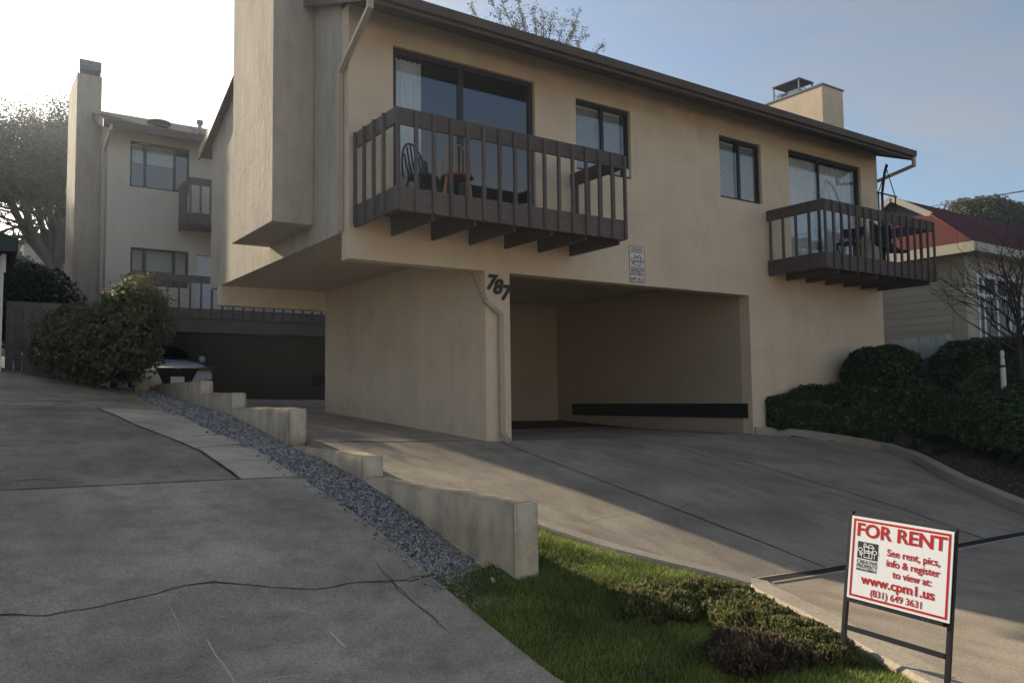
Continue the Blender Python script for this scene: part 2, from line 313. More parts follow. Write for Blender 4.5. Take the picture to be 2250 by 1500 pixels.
# ================================================================ the setting
D=9.76                                              # facade plane
_LY=[-40,0,2,3,3.86,4.51,5.1,5.52,6.39,7.9,9.3,10.76,12.83,15.59,17.1,19.27,26,60]
_LZ=[-1.76,-1.75,-1.74,-1.70,-1.596,-1.459,-1.324,-1.211,-1.021,-.778,-.566,-.445,-.237,-.013,.2,.387,.7,3]
def ZL(x,y): return float(np.interp(y,_LY,_LZ))+float(np.interp(y,[8,13.5,17.5],[.02,.05,.16]))*(2.9-max(x,-1.5))
def ZR(x,y):
    z0=-.529-.038*(x-3.66) if x<6.49 else -.636-.02*(x-6.49)
    if y<4.4: return z0+.1737*(4.4-D)-.025*(4.4-max(y,0))
    if y<D: return z0+.1737*(y-D)
    return z0+.06*(min(y,16)-D)+.06*(min(max(y,16),20.5)-16)
def kx(y): return float(np.interp(y,[-2,1.8,2.53,3.44,4.5,5.31,6.23,7.0,7.4],[3.6,4.2,4.58,5.07,5.42,4.93,4.62,4.1,3.66]))  # right rim of the lawn
def ZLAWN(x,y):
    k=kx(y); s=min(1,max(0,(x-2.9)/max(.2,k-2.9)))
    a=ZL(2.9,y)-.03; b=ZR(k,y)-(.065 if y>2 else .05)
    return a*(1-s)+b*s+.10*math.sin(math.pi*s)*min(1,max(0,(y-.5)/2))
_KR=[(12.22,9.72),(12.7,9.62),(13.2,9.35),(13.65,8.8),(13.75,8.2),(13.4,7.45),(12.75,6.75),(12.17,6.12),(11.29,4.84),(10.3,3.3),(9.0,1.2)]
def kr(y):
    P=sorted(_KR,key=lambda p:p[1]); return float(np.interp(y,[p[1] for p in P],[p[0] for p in P]))
def ZBED(x,y):
    k=kr(y); return ZR(k,y)+.11+.21*max(0,min(x,22)-k)*min(1,.5+max(0,y-2)*.15)+.03*noise.noise(Vector((x,y,3)))
def ZT(x,y):                                          # the terrain below everything
    h=0
    if x<3.2: h=ZL(x,y)-.16
    elif x<kx(y) and y<7.2: h=ZLAWN(x,y)-.14
    elif x<kr(y) or y>D: h=ZR(x,y)-.2
    else: h=ZBED(x,y)-.1
    if x>12.2 and y>D: h=ZBED(x,D)-.15+.03*(y-D)
    if y>30: h+= .10*(min(y,60)-30)
    return h
def gaxis(a,b,fine): 
    v=list(np.arange(fine[0],fine[1]+1e-6,.5)); lo=[];s=fine[0]
    st=.7
    while s>a: s-=st; st*=1.35; lo.append(s)
    hi=[];s=fine[1];st=.7
    while s<b: s+=st; st*=1.35; hi.append(s)
    return lo[::-1]+v+hi
gx=gaxis(-900,900,(-3,24)); gy=gaxis(-900,900,(-3,34))
co=np.array([(x,y,ZT(max(-6,min(x,30)),max(-6,min(y,60)))-(0.3 if not(-3<x<24 and -3<y<34) else 0)) for y in gy for x in gx]); n=len(gx)
fc=np.array([(j*n+i,j*n+i+1,(j+1)*n+i+1,(j+1)*n+i) for j in range(len(gy)-1) for i in range(n-1)])
struct(link('ground',npmesh('ground',co,fc,SOIL,True)))
# the street behind the photographer and the sunlit houses across it
ASPH=mat('worn_asphalt',(.17,.165,.155),col2=(.22,.215,.20),vs=2,bump=.4,bs=90,bd=.004)
struct(B().box(-70,70,-13,-4.2,-2.2,-1.80).obj('road',ASPH)); struct(B().box(-70,70,-16,-13.01,-2.2,-1.68).obj('pavement',KERB))
for x,wd,h,colr,lb in ((-20,13,5.2,(.66,.62,.55),'cream'),(-3,12,6.2,(.72,.70,.66),'white'),(14,13,5.4,(.62,.55,.45),'tan'),(31,13,6.0,(.68,.66,.6),'pale grey')):
    hh=thing('house_across_street',lb+' stucco house facing the apartment block from across the street','house',(x,-21,-1.8)); wm=mat('paint_'+lb,colr,col2=tuple(.93*v for v in colr),vs=1,rough=.9)
    B().box(x-wd/2,x+wd/2,-28,-20,-2.4,h-1.8).obj('wall',wm,hh); B().prism([(-19.4,h-1.9),(-24,h+.6),(-28.6,h-1.9)],'x',x-wd/2-.4,x+wd/2+.4).obj('roof',SHING,hh)
    for dx in (-.3,.05,.33):
        B().box(x+dx*wd-.7,x+dx*wd+.7,-20.0,-19.95,h-4.0,h-2.7).obj('window',DFRAME,hh)
    B().box(x-wd*.14,x-wd*.14+.95,-20.0,-19.94,-1.8,.3).obj('door',BROWN2,hh)
# left driveway: slabs parted by joints and the big crack
dw=struct(link('driveway',None,None,(1,8,-.8)))
crk=[(-5,5.2),(-1,5.3),(.26,5.41),(.75,5.36),(1.2,5.5),(1.45,5.53),(1.75,5.36),(2.06,5.24),(2.4,5.28),(2.7,5.2),(2.9,5.23)]
cA=jag(crk,.05,90,1); G=.02
loft('slab',[(-5,-4),(2.9,-4)],[(x,y-.007) for x,y in cA],ZL,CONC,dw,90,40)
loft('slab',[(x,y+.007) for x,y in cA],[(-5,7.95-G),(2.9,7.95-G)],ZL,CONC,dw,90,16)
sx=[(2.31,7.95),(2.3,8.4),(2.26,9.3),(2.2,10.4),(2.02,11.8),(1.9,13.3),(1.85,13.85)]
sxe=lambda y:float(np.interp(y,[p[1] for p in sx],[p[0] for p in sx]))
loft('slab',[(-5,7.95+G),(-5,13.85)],[(x-.02,y+.01*(i==0)) for i,(x,y) in enumerate(sx)],ZL,CONC2,dw,40,24)
ys=[7.95,8.75,9.45,10.0,10.75,12.0,13.2,13.85]
for i in range(len(ys)-1):
    a,b=ys[i]+G,ys[i+1]-G
    loft('slab',jag([(sxe(a)+.03,a),(2.9-.02*(i%3),a)],.05,24,i*3+1),jag([(sxe(b)+.03,b),(2.88,b)],.05,24,i*3+4),lambda x,y,i=i:ZL(x,y)+.004*(i%2),CONCP,dw,24,6)
loft('slab',[(-5,13.85+G),(2.9,13.85+G)],[(-5,21),(-1,21),(1,19.5),(1.9,18.2),(2.85,17)],ZL,CONC,dw,30,20)
# right driveway
rd=struct(link('carport_driveway',None,None,(7,7,-1.1)))
yl=list(np.linspace(4.46,7.3,16))
ledge=[(kx(y),y) for y in yl]+[(3.665,7.45),(3.665,D-.02)]
loft('slab',ledge,[(6.473,4.46),(6.473,D-.02)],ZR,CONCR,rd,50,24)
loft('slab',[(6.507,4.46),(6.507,D-.02)],[(9.334,4.46),(9.334,D-.02)],ZR,CONCR,rd,40,20)
loft('slab',[(9.366,4.46),(9.366,D-.02)],[(kr(y),y) for y in np.linspace(4.46,9.72,22)],ZR,CONCR,rd,50,24)
loft('slab',[(3.665,D+.012),(3.665,30)],[(6.34,D+.012),(6.34,15.9),(9.5,15.9),(12,19),(12,30)],ZR,CONCR,rd,40,16)
fl=lambda x,y:-.672-.0137*(x-6.77)+.011*(y-D)
loft('slab',[(6.7,D+.012),(6.7,15.7)],[(12.25,D+.012),(12.25,15.7)],fl,CONCR,rd,20,20)
ap=[4.16,3.44,2.53,1.8,-2]
lowx=lambda y:float(np.interp(y,[-2,1.8,2.53,3.44,4.5],[3.6,4.2,4.58,5.07,5.42]))
for i,(xa,xb) in enumerate(((None,7.1),(7.112,8.9),(8.912,12.5))):
    A=[(lowx(y) if xa is None else xa,y) for y in np.linspace(4.243,-3,14)]
    loft('slab',A,[(xb,y) for y in np.linspace(4.243,-3,14)],ZR,CONCR,rd,40,16)
# hairline cracks, scuffs
def onS(px,py,zf):
    r=ray(px,py); a=1.5; pa=r.z*a-zf(r.x*a,r.y*a)
    while a<40:
        b_=a+.05; pb=r.z*b_-zf(r.x*b_,r.y*b_)
        if pa>0>=pb: return r*(a+.05*pa/(pa-pb))
        a,pa=b_,pb
    return None
CRK=mat('crack_dirt',(.035,.03,.025),rough=1); SCUF=mat('pale_scuff',(.66,.62,.56),rough=.95,col2=(.44,.40,.35),vs=60)
def crack(P,zf,parent,wid,m=CRK,name='crack',jit=.02,lift=.004,world=False):
    if not world:
        P=[onS(x,y,zf) for x,y in P]
        if any(q is None for q in P): return
        P=[(q.x,q.y) for q in P]
    Q=resample(P,max(12,len(P)*9)); b=B(); n=len(Q)
    for i,(x,y) in enumerate(Q):
        t=Q[min(i+1,n-1)]-Q[max(i-1,0)]; t=t/np.linalg.norm(t); e=jit*noise.noise(Vector((x*7,y*7,len(P))))+jit*.5*noise.noise(Vector((x*23,y*23,1))); w_=wid*(.35+.9*abs(noise.noise(Vector((x*5,y*5,3)))))*min(1,i/3+.15,(n-1-i)/3+.15)
        for s_ in (-1,1): X,Y=x-t[1]*(e+s_*w_),y+t[0]*(e+s_*w_); b.v.append((X,Y,zf(X,Y)+lift))
        if i: b.f.append((2*i-2,2*i,2*i+1,2*i-1))
    b.obj(name,m,parent)
for P in ([(800,1280),(850,1282),(905,1270),(950,1262)],[(820,1230),(870,1290),(930,1340),(1000,1400)],[(850,1262),(905,1320),(970,1370)],[(255,960),(300,945),(330,938),(360,930)],[(235,975),(290,958)],[(90,900),(120,890),(150,885)],[(160,895),(230,890),(290,888)],[(0,1062),(80,1052),(150,1058),(190,1062)]): crack(P,ZL,dw,.006)
crack([p for p in cA if p[0]>-1],ZL,dw,.007,CRK,'crack',.003,.004,True)
crack([(x+.005,y) for x,y in sx],ZL,dw,.02,CRK,'joint_filler',.004,.005,True)
for P in ([(1390,1125),(1410,1130),(1480,1122),(1520,1105),(1560,1102)],[(1280,1150),(1340,1135),(1378,1130)],[(1560,1080),(1640,1072),(1700,1070)]): crack(P,ZR,rd,.005)
for P,w_ in (([(285,919),(335,922),(380,925),(425,917)],.022),([(365,966),(430,958),(490,953)],.022),([(410,986),(480,979),(540,975)],.02),([(428,958),(455,962),(470,972)],.012),([(0,1077),(200,1068),(420,1057),(655,1047)],.011),([(0,881),(150,881),(312,881)],.028),([(140,886),(230,889),(325,886)],.02)): crack(P,ZL,dw,w_,CRK,'joint_filler',.012)
for P,w_ in (([(1095,969),(1300,1046),(1500,1123),(1700,1200),(1845,1256)],.011),([(1540,990),(1660,1020),(1800,1062),(1960,1110),(2220,1195)],.017),([(690,970),(880,970),(1060,968)],.022)): crack(P,ZR,rd,w_,CRK,'joint_filler',.004)
for P,w_ in (([(455,1405),(475,1440),(500,1475),(522,1505)],.010),([(722,1385),(740,1405),(762,1422)],.012),([(560,1500),(610,1487),(670,1482)],.006),([(365,1320),(385,1355),(400,1392)],.004)): crack(P,ZL,dw,w_,SCUF,'scuff_mark',.008,.003)
# kerbs
def kerb(name,P,wid,zin,h,drop,label):
    P=resample(P,60); b=B(); n=len(P)
    for i,(x,y) in enumerate(P):
        t=P[min(i+1,n-1)]-P[max(i-1,0)]; t/=np.linalg.norm(t); nx,ny=t[1],-t[0]; z=zin(x,y)
        r=.004*noise.noise(Vector((x*5,y*5,0)))
        b.v+=[(x,y,z-.15),(x,y,z+h-.012+r),(x+nx*.015,y+ny*.015,z+h+r),(x+nx*(wid-.02),y+ny*(wid-.02),z+h+r),(x+nx*wid,y+ny*wid,z+h-.02),(x+nx*wid,y+ny*wid,z-drop)]
    for i in range(n-1):
        for k in range(5): b.f.append((i*6+k,i*6+k+1,i*6+k+7,i*6+k+6))
    b.f+= [tuple(range(6)),tuple((n-1)*6+k for k in range(5,-1,-1))]
    return struct(b.obj(name,KERB,base=(P[0][0],P[0][1],zin(*P[0]))))
kerb('kerb',[(kx(y),y) for y in np.linspace(7.2,4.5,20)]+[(5.5,4.3),(5.36,4.1),(5.07,3.44),(4.58,2.53),(4.2,1.8),(3.7,-1)],.20,ZR,.018,.3,'')
kerb('kerb',_KR[::-1],.17,ZR,.14,.3,'')
# lawn
V=[];Fc=[];nu=46;YY=np.linspace(-2.5,7.1,80)
for y in YY:
    x0=2.9 if y<5.2 else 3.66; x1=kx(y)-.10
    for i in range(nu): x=x0+(x1-x0)*i/(nu-1); V.append((x,y,ZLAWN(x,y)+.012*noise.noise(Vector((x*4,y*4,0)))))
for j in range(len(YY)-1):
    for i in range(nu-1): Fc.append((j*nu+i,j*nu+i+1,(j+1)*nu+i+1,(j+1)*nu+i))
struct(link('lawn',npmesh('lawn',np.array(V),np.array(Fc),GRASSB,True)))
def ribbon(pts,h,wd,lean):                              # grass blades: a bent blade of two quads
    n=len(pts); a=rng.uniform(0,2*np.pi,n); dx=np.stack([np.cos(a),np.sin(a),0*a],1); d2=np.stack([-np.sin(a),np.cos(a),0*a],1)
    hh=h*rng.uniform(.5,1.3,n)[:,None]; ww=wd*rng.uniform(.7,1.3,n)[:,None]; ll=lean*hh*rng.uniform(.2,1.3,n)[:,None]; z=np.array([0,0,1.])
    p1=pts+z*hh*.55+d2*ll*.35; p2=pts+z*hh+d2*ll
    co=np.stack([pts-dx*ww,pts+dx*ww,p1+dx*ww*.8,p1-dx*ww*.8,p2],1).reshape(-1,3)
    i=np.arange(n)[:,None]*5; tri=np.concatenate([i+[0,1,2],i+[0,2,3],i+[3,2,4]],0); return co,tri
pts=[]
while len(pts)<110000:
    y=2.0+5.0*random.random()**1.15; x=2.86+random.random()*2.7
    x0=2.89+.03*noise.noise(Vector((y*5,0,0))) if y<5.6 else 3.68
    if x<x0 or x>kx(y)-.20: continue
    if 4.92<y and 3.42<x<3.67: continue
    if y>4.85 and x<3.45 and random.random()<min(1,(y-4.85)*2.2): continue
    if noise.noise(Vector((x*2.3,y*2.3,9)))<-.42 and random.random()<.6: continue
    pts.append((x,y,ZLAWN(x,y)-.004))
pts=np.array(pts); hs=.045+.03*np.array([noise.noise(Vector((p[0]*1.7,p[1]*1.7,4))) for p in pts])
hs=np.clip(hs,.022,.09)[:,None]
co,tri=ribbon(pts,hs,.0022,.8)
stuff(tag(link('grass',npmesh('grass',co,tri,BLADE)),'short green lawn grass between the two driveways','grass'))
# weed tufts in the concrete joints
def tuft(x,y,z,r,n,h,label):
    p=np.stack([x+rng.normal(size=n)*r,y+rng.normal(size=n)*r*.6,np.full(n,z)],1); co,tri=ribbon(p,np.full((n,1),h),.003,1.2)
    tag(link('weed_tuft',npmesh('weed_tuft',co-np.array([x,y,z]),tri,BLADE),None,(x,y,z)),label,'weed')
q=onZ(990,1060,-1.0); tuft(4.05,7.1,ZR(4.05,7.1),.07,260,.05,'small green weed growing on the concrete beside the stepped wall')
q=onX(1080,1250,3.4); tuft(3.25,5.35,-1.36,.08,300,.07,'grass weed growing in the gravel at the foot of the wall')
# gravel strip
pts=[]
def ZG(x,y): 
    a=ZL(2.9,y); b=float(np.interp(y,[4.9,5.46,6.28,6.95,7.62,8.65,9.7,10.7,12.2,14.1,18.5],[-1.40,-1.27,-1.10,-.94,-.81,-.66,-.58,-.43,-.22,-.08,.27])); s=(x-2.9)/.545
    return a*(1-s)+b*s-.03+.015*math.sin(math.pi*s)
V=[];Fc=[];YY=np.linspace(4.6,19,90)
for y in YY:
    for i in range(8): x=2.86+.6*i/7; V.append((x,y,ZG(x,y)))
for j in range(len(YY)-1):
    for i in range(7): Fc.append((j*8+i,j*8+i+1,j*8+i+9,j*8+i+8))
GB=mat('gravel_bed',(.15,.145,.138),col2=(.22,.215,.205),vs=60,bump=1,bs=70,bd=.015)
struct(link('gravel_bed',npmesh('gravel_bed',np.array(V),np.array(Fc),GB,True)))
oc=np.array([(1,0,0),(0,1,0),(-1,0,0),(0,-1,0),(0,0,1),(0,0,-1)],float); of=np.array([(0,1,4),(1,2,4),(2,3,4),(3,0,4),(1,0,5),(2,1,5),(3,2,5),(0,3,5)])
def stones(P,size,m):
    n=len(P); base=oc[None]*(1+rng.uniform(-.35,.35,(n,6,3)))+rng.uniform(-.25,.25,(n,6,3)); s=np.asarray(size)*rng.uniform(.6,1.5,n)
    ax=unit(n); th=rng.uniform(0,6.28,n)[:,None,None]; k=ax[:,None,:]
    v=base*np.array([1,1,.65]); v=v*np.cos(th)+np.cross(np.broadcast_to(k,v.shape),v)*np.sin(th)+k*(v*k).sum(-1,keepdims=True)*(1-np.cos(th))
    co=(v*s[:,None,None]+P[:,None,:]).reshape(-1,3); return npmesh('gravel',co,(of[None]+np.arange(n)[:,None,None]*6).reshape(-1,3),m)
P=[]
while len(P)<26000:
    y=4.72+13.6*random.random()**1.7; x=2.86+random.random()*.59
    if y<5.3 and random.random()>(y-4.6)/.7*(1 if x>3.02 else .35): continue
    P.append((x,y,ZG(x,y)+random.uniform(0,.016)))
for k in range(150):
    y=5.0+9*random.random()**1.6; x=2.88-abs(random.gauss(0,.06)); P.append((x,y,ZL(x,y)+.008))
P=np.array(P); stuff(tag(link('gravel',stones(P,.012+.004*(P[:,1]>9),GRAV)),'blue grey crushed gravel strip beside the stepped wall','gravel'))
# loose gravel spilled on the drive edge is skipped; three rocks by the wall end
for px,py,sz,lb in ((1137,1290,.06,'largest pale grey rock in the grass at the wall end'),(1085,1295,.035,'flat pale stone in the grass near the wall end'),(1068,1243,.028,'small cream pebble lying against the foot of the wall')):
    p=onZ(px,py,-1.40); m=stones(np.array([[0,0,0.]]),[sz],WALLC); o=link('rock',m,None,(p.x,p.y,ZLAWN(p.x,p.y)+sz*.3 if py>1250 else -1.36)); tag(o,lb,'rock')
# planting bed on the right
V=[];Fc=[];nu=40;YY=np.linspace(0,12.5,50)
for y in YY:
    for i in range(nu):
        x0=kr(min(y,9.7))+.1 if y<9.7 else 16.75
        x=x0+(24-x0)*i/(nu-1); V.append((x,y,ZBED(x,min(y,9.7))+.02*noise.noise(Vector((x*3,y*3,1)))))
for j in range(len(YY)-1):
    for i in range(nu-1): Fc.append((j*nu+i,j*nu+i+1,(j+1)*nu+i+1,(j+1)*nu+i))
struct(link('planting_bed',npmesh('planting_bed',np.array(V),np.array(Fc),SOIL,True)))
# litter of pale bark chips on the bare soil
P=[]
while len(P)<420:
    y=random.uniform(3.5,8); x=kr(y)+.25+abs(random.gauss(0,.35)); P.append((x,y,ZBED(x,y)+.012))
stuff(tag(link('leaf_litter',stones(np.array(P),.016,mat('litter',(.20,.16,.12),col2=(.07,.055,.04),vs=40))),'scattered bark chips and dead leaves on the bare soil','leaf litter'))
# trench drain across the driveway foot
td=thing('trench_drain','long dark trench drain with slatted grate across the driveway foot','drain',(5.6,4.32,-1.57))
b=B()
zt=lambda x:ZR(x,4.43)+.002
xs=list(np.linspace(5.5,12,14))
for a,c in zip(xs,xs[1:]):
    for (y0,y1) in ((4.245,4.275),(4.425,4.455)): 
        b.add([(a,y0,zt(a)-.12),(c,y0,zt(c)-.12),(c,y1,zt(c)-.12),(a,y1,zt(a)-.12),(a,y0,zt(a)),(c,y0,zt(c)),(c,y1,zt(c)),(a,y1,zt(a))],[(0,3,2,1),(4,5,6,7),(0,1,5,4),(1,2,6,5),(2,3,7,6),(3,0,4,7)])
b.obj('channel_edge',KERB,td)
b=B(); b.add([(5.5,4.27,zt(5.5)-.1),(12,4.27,zt(12)-.1),(12,4.43,zt(12)-.1),(5.5,4.43,zt(5.5)-.1)],[(0,1,2,3)]); b.obj('channel_bed',SOIL,td)
sm=B().box(-.009,.009,-.076,.076,-.02,0).mesh('grate_bar',RUST)
for k in range(150):
    x=5.53+k*.043; link('grate_bar',sm,td,(x,4.35,zt(x)-.004))
# stepped retaining wall
rw=thing('retaining_wall','stepped cream concrete retaining wall beside the gravel strip','retaining wall',(3.55,5,-1.4))
XL,XR=3.445,3.66
for y0,y1,zt_,zb_ in ((4.945,7.63,-.785,-1.6),(7.60,9.80,-.575,-1.3),(9.768,12.32,-.11,-1.0),(12.29,14.17,.112,-.7),(14.15,17.9,.335,-.5)):
    bb=.012*(zt_*7%1)
    o=rough_box('wall_section',XL+bb*.3,XR-bb*.2,y0,y1,zb_,zt_,WALLC,rw,amp=.010,bev=.026,top=lambda x,y:.012*noise.noise(Vector((y*2,0,0))))
    rough_box('lit_end_face',XL+.004,XR-.004,y0-.012,y0+.02,zb_ if y0<5 else zt_-.45,zt_-.006,WALLT,rw,amp=.003,bev=.01)  # lighter plate over each step end, with sky light in its colour
# plinth, the chipped footing that shows along the near section
rough_box('footing',XL-.05,XL+.02,4.98,6.5,-1.62,-1.27,WALLC,rw,amp=.012,bev=.02,top=lambda x,y:.16*(y-5)-.06+.03*noise.noise(Vector((y*5,0,0))))
pb=thing('post_block','small cream concrete block with a thin post at the gravel end','post',(3.2,17.7,.2))
rough_box('block',3.05,3.30,17.6,17.85,.0,.49,WALLT,pb,amp=.004); B().box(3.13,3.19,17.69,17.75,.47,.85).obj('post',DSP,pb)
# ================================================================ main apartment building
AB=thing('apartment_building','tan stucco two-storey apartment block with brown balconies over an open carport','building',(10,D,-.7))
X0,X1=4.215,16.68; ZB,ZS=1.825,2.208; YR,YE=15.85,16.61; XW,XW2,XO=6.326,6.762,12.2; ZE=5.26
ZDT=4.84; SILL=2.58
holes=[(4.862,7.277,SILL,ZDT),(8.097,9.28,3.60,4.765),(11.5,12.69,3.60,4.765),(13.544,16.04,SILL,ZDT)]
b=wall_y(B(),X0,X1,ZB,ZE,D,D+.23,holes); wall_y(b,XO,X1,-1.3,ZB,D,D+.23,[]); wall_y(b,XW,XW2,-1.0,ZB,D,D+.23,[])
weld(b.obj('facade_wall',STUC,AB))
SL=.38; YEV=9.01; YRG=13.03; roofz=lambda y:5.11+SL*(min(y,2*YRG-y)-YEV)
gz=lambda y:roofz(y)-.10
def gable(x0,x1,y0,z0): 
    return B().prism([(y0,z0),(YE,z0),(YE,gz(YE)),(YRG,gz(YRG)),(y0,gz(y0))],'x',x0,x1)
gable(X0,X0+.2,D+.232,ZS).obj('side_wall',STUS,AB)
gable(X1-.2,X1,D+.232,-1.3).obj('side_wall',STUC,AB)
B().box(X0+.2,X1-.2,YE-.2,YE,ZS+.002,gz(YE)).obj('rear_wall',STUC,AB)
B().box(8.0,X1-.2,YE-.2,YE,-1.2,ZS-.002).obj('rear_wall',STUC,AB)
B().box(X0+.202,XO,D+.232,YE-.202,ZS+.004,ZS+.12).obj('soffit',SOFF,AB)
B().box(X0,XW-.002,YR,YR+.25,ZB,ZS-.001).obj('rear_beam',STUC,AB)
B().box(XW,XW2,D+.231,YR,-1.0,ZS-.001).obj('carport_wall',STUC,AB)
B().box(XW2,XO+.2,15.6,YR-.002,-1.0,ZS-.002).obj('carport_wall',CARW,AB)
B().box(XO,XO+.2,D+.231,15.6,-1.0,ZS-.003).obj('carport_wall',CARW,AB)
B().box(XO-.045,XO+.001,D+.1,15.0,onX(1650,918,XO).z,onX(1650,886,XO).z).obj('bumper_board',BLK,AB)
# rooms behind the glass
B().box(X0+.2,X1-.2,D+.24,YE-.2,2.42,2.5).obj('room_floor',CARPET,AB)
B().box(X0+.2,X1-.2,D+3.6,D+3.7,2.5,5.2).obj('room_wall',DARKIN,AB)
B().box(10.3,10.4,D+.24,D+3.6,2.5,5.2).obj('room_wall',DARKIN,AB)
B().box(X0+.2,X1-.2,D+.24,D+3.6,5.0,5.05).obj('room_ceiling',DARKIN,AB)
# roof
XA,XZ=4.08,16.76
rf=B().prism([(YEV,5.11),(YRG,roofz(YRG)),(2*YRG-YEV,5.11),(2*YRG-YEV,4.99),(YRG,roofz(YRG)-.13),(YEV,4.99)],'x',XA,XZ).obj('roof',SHING,AB)
B().prism([(YEV-.045,4.93),(YEV-.045,5.115),(YEV-.003,5.125),(YEV-.003,4.93)],'x',XA-.03,XZ+.02).obj('fascia',BROWN2,rf)
B().prism([(YEV-.10,4.985),(YEV-.115,5.105),(YEV-.105,5.105),(YEV-.048,5.0),(YEV-.048,4.975)],'x',XA-.03,XZ+.02).obj('gutter',BROWN2,rf)
for xa,xb in ((XA-.032,XA-.004),(XZ+.003,XZ+.03)):
    B().prism([(YEV-.003,4.925),(YEV-.003,5.13),(YRG,roofz(YRG)+.02),(2*YRG-YEV,5.13),(2*YRG-YEV,4.925),(YRG,roofz(YRG)-.19)],'x',xa,xb).obj('rake_board',BROWN2,rf)
# soffit boards under the front eave
nb=5
for k in range(nb):
    ya=YEV+.003+(D-YEV)*k/nb; yb=YEV+(D-YEV)*(k+1)/nb
    za=4.985+SL*(ya-YEV)-.0; zb=4.985+SL*(yb-YEV)
    B().prism([(ya,za-.02),(yb-.006,zb-.022),(yb-.006,zb),(ya,za)],'x',XA+.02,XZ-.02).obj('soffit_board',BROWN2,rf)
# chimneys
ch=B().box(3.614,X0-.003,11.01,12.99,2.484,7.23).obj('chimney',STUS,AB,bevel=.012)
B().box(3.60,X0+.02,10.99,13.01,7.232,7.27).obj('chimney_cap',GALV,ch)
ch=B().box(16.645,17.475,11.0,12.63,2.4,7.225).obj('chimney',STUC,AB,bevel=.01)
B().box(16.62,17.50,10.975,12.655,7.226,7.262).obj('chimney_cap',GALV,ch)
sa=B()
ax0,ax1,ay0,ay1,az0,az1=16.78,17.32,11.72,12.45,7.262,7.64
for x in (ax0,ax1):
    for y in (ay0,ay1): sa.bar((x,y,az0),(x,y,az1),.03,.03)
for z in (az1,):
    sa.box(ax0-.03,ax1+.03,ay0-.03,ay1+.03,z,z+.025)
sa.box(ax0+.05,ax1-.05,ay0+.05,ay1-.05,az0,az0+.17)
for k in range(6): sa.bar((ax0,ay0+(ay1-ay0)*k/5,az0+.19),(ax1,ay0+(ay1-ay0)*k/5,az0+.19),.012,.012)
sa.obj('spark_arrestor',GALV,ch)
# windows and sliding doors
def framed(name,x0,x1,z0,z1,split,parent,fw_=.055,mull=.06,y=D+.06):
    w_=B().box(x0+.002,x1-.002,y,y+.05,z0+.002,z0+fw_).box(x0+.002,x1-.002,y,y+.05,z1-fw_,z1-.002).box(x0+.002,x0+fw_,y+.001,y+.049,z0+fw_,z1-fw_).box(x1-fw_,x1-.002,y+.001,y+.049,z0+fw_,z1-fw_).obj(name,DFRAME,parent)
    xs=[x0+fw_,*split,x1-fw_]
    for s in split: B().box(s-mull/2,s+mull/2,y+.004,y+.055,z0+fw_,z1-fw_).obj('mullion',DFRAME,w_)
    for i,(a,c) in enumerate(zip(xs,xs[1:])):
        a2=a+(mull/2 if i else 0); c2=c-(mull/2 if i<len(xs)-2 else 0)
        B().box(a2,c2,y+.020+.012*(i%2),y+.026+.012*(i%2),z0+fw_,z1-fw_).obj('pane',GLASS,w_)
    return w_
framed('sliding_door',4.862,7.277,SILL,ZDT,[onY(1017,200,D).x],AB,.075,.09)
framed('sliding_door',13.544,16.04,SILL,ZDT,[onY(1805,400,D).x],AB,.075,.05)
w1=framed('window',8.097,9.28,3.60,4.765,[onY(1329,300,D).x],AB)
w2=framed('window',11.5,12.69,3.60,4.765,[onY(1630,370,D).x],AB)
def blind(parent,x0,x1,z0,z1,y=D+.15,label=None):
    b=B(); k=0; z=z0
    while z<z1: b.add([(x0,y,z),(x1,y,z),(x1,y+.012,z+.02),(x0,y+.012,z+.02)],[(0,1,2,3)]); z+=.0235
    b.box(x0,x1,y-.01,y+.02,z1,z1+.03); return b.obj('blind',BLIND,parent)
blind(w1,8.16,8.72,3.66,4.68); blind(w1,8.76,9.17,3.66,4.68); blind(w2,11.57,12.06,3.66,4.68); blind(w2,12.13,12.62,3.66,4.68)
B().box(9.17,9.26,D+.04,D+.058,3.65,3.78).obj('air_vent',WHITE,w1)
def curtain(x0,x1,z0,z1,y,label,n=9,amp=.03):
    V=[];Fc=[]; m=int((x1-x0)/.012)
    for i in range(m+1):
        x=x0+(x1-x0)*i/m; yy=y+amp*math.sin(2*math.pi*n*i/m)+amp*.4*math.sin(5.1*n*i/m)
        V+=[(x,yy,z0),(x,yy,z1)]
        if i: Fc.append((2*i-2,2*i,2*i+1,2*i-1))
    o=link('curtain',npmesh('curtain',np.array(V)-np.array([x0,y,z0]),np.array(Fc),CURT,True),None,(x0,y,z0)); return tag(o,label,'curtain')
curtain(4.93,5.38,SILL+.1,ZDT-.1,D+.17,'bunched white curtain at one side of the sliding door behind the two Windsor chairs',6,.025)
curtain(13.62,14.72,SILL+.08,ZDT-.09,D+.17,'white pleated curtain in the sliding door pane beside the plain wall and small window',9)
curtain(14.76,15.90,SILL+.08,ZDT-.09,D+.17,'white pleated curtain in the sliding door pane nearest the hanging chair',8)
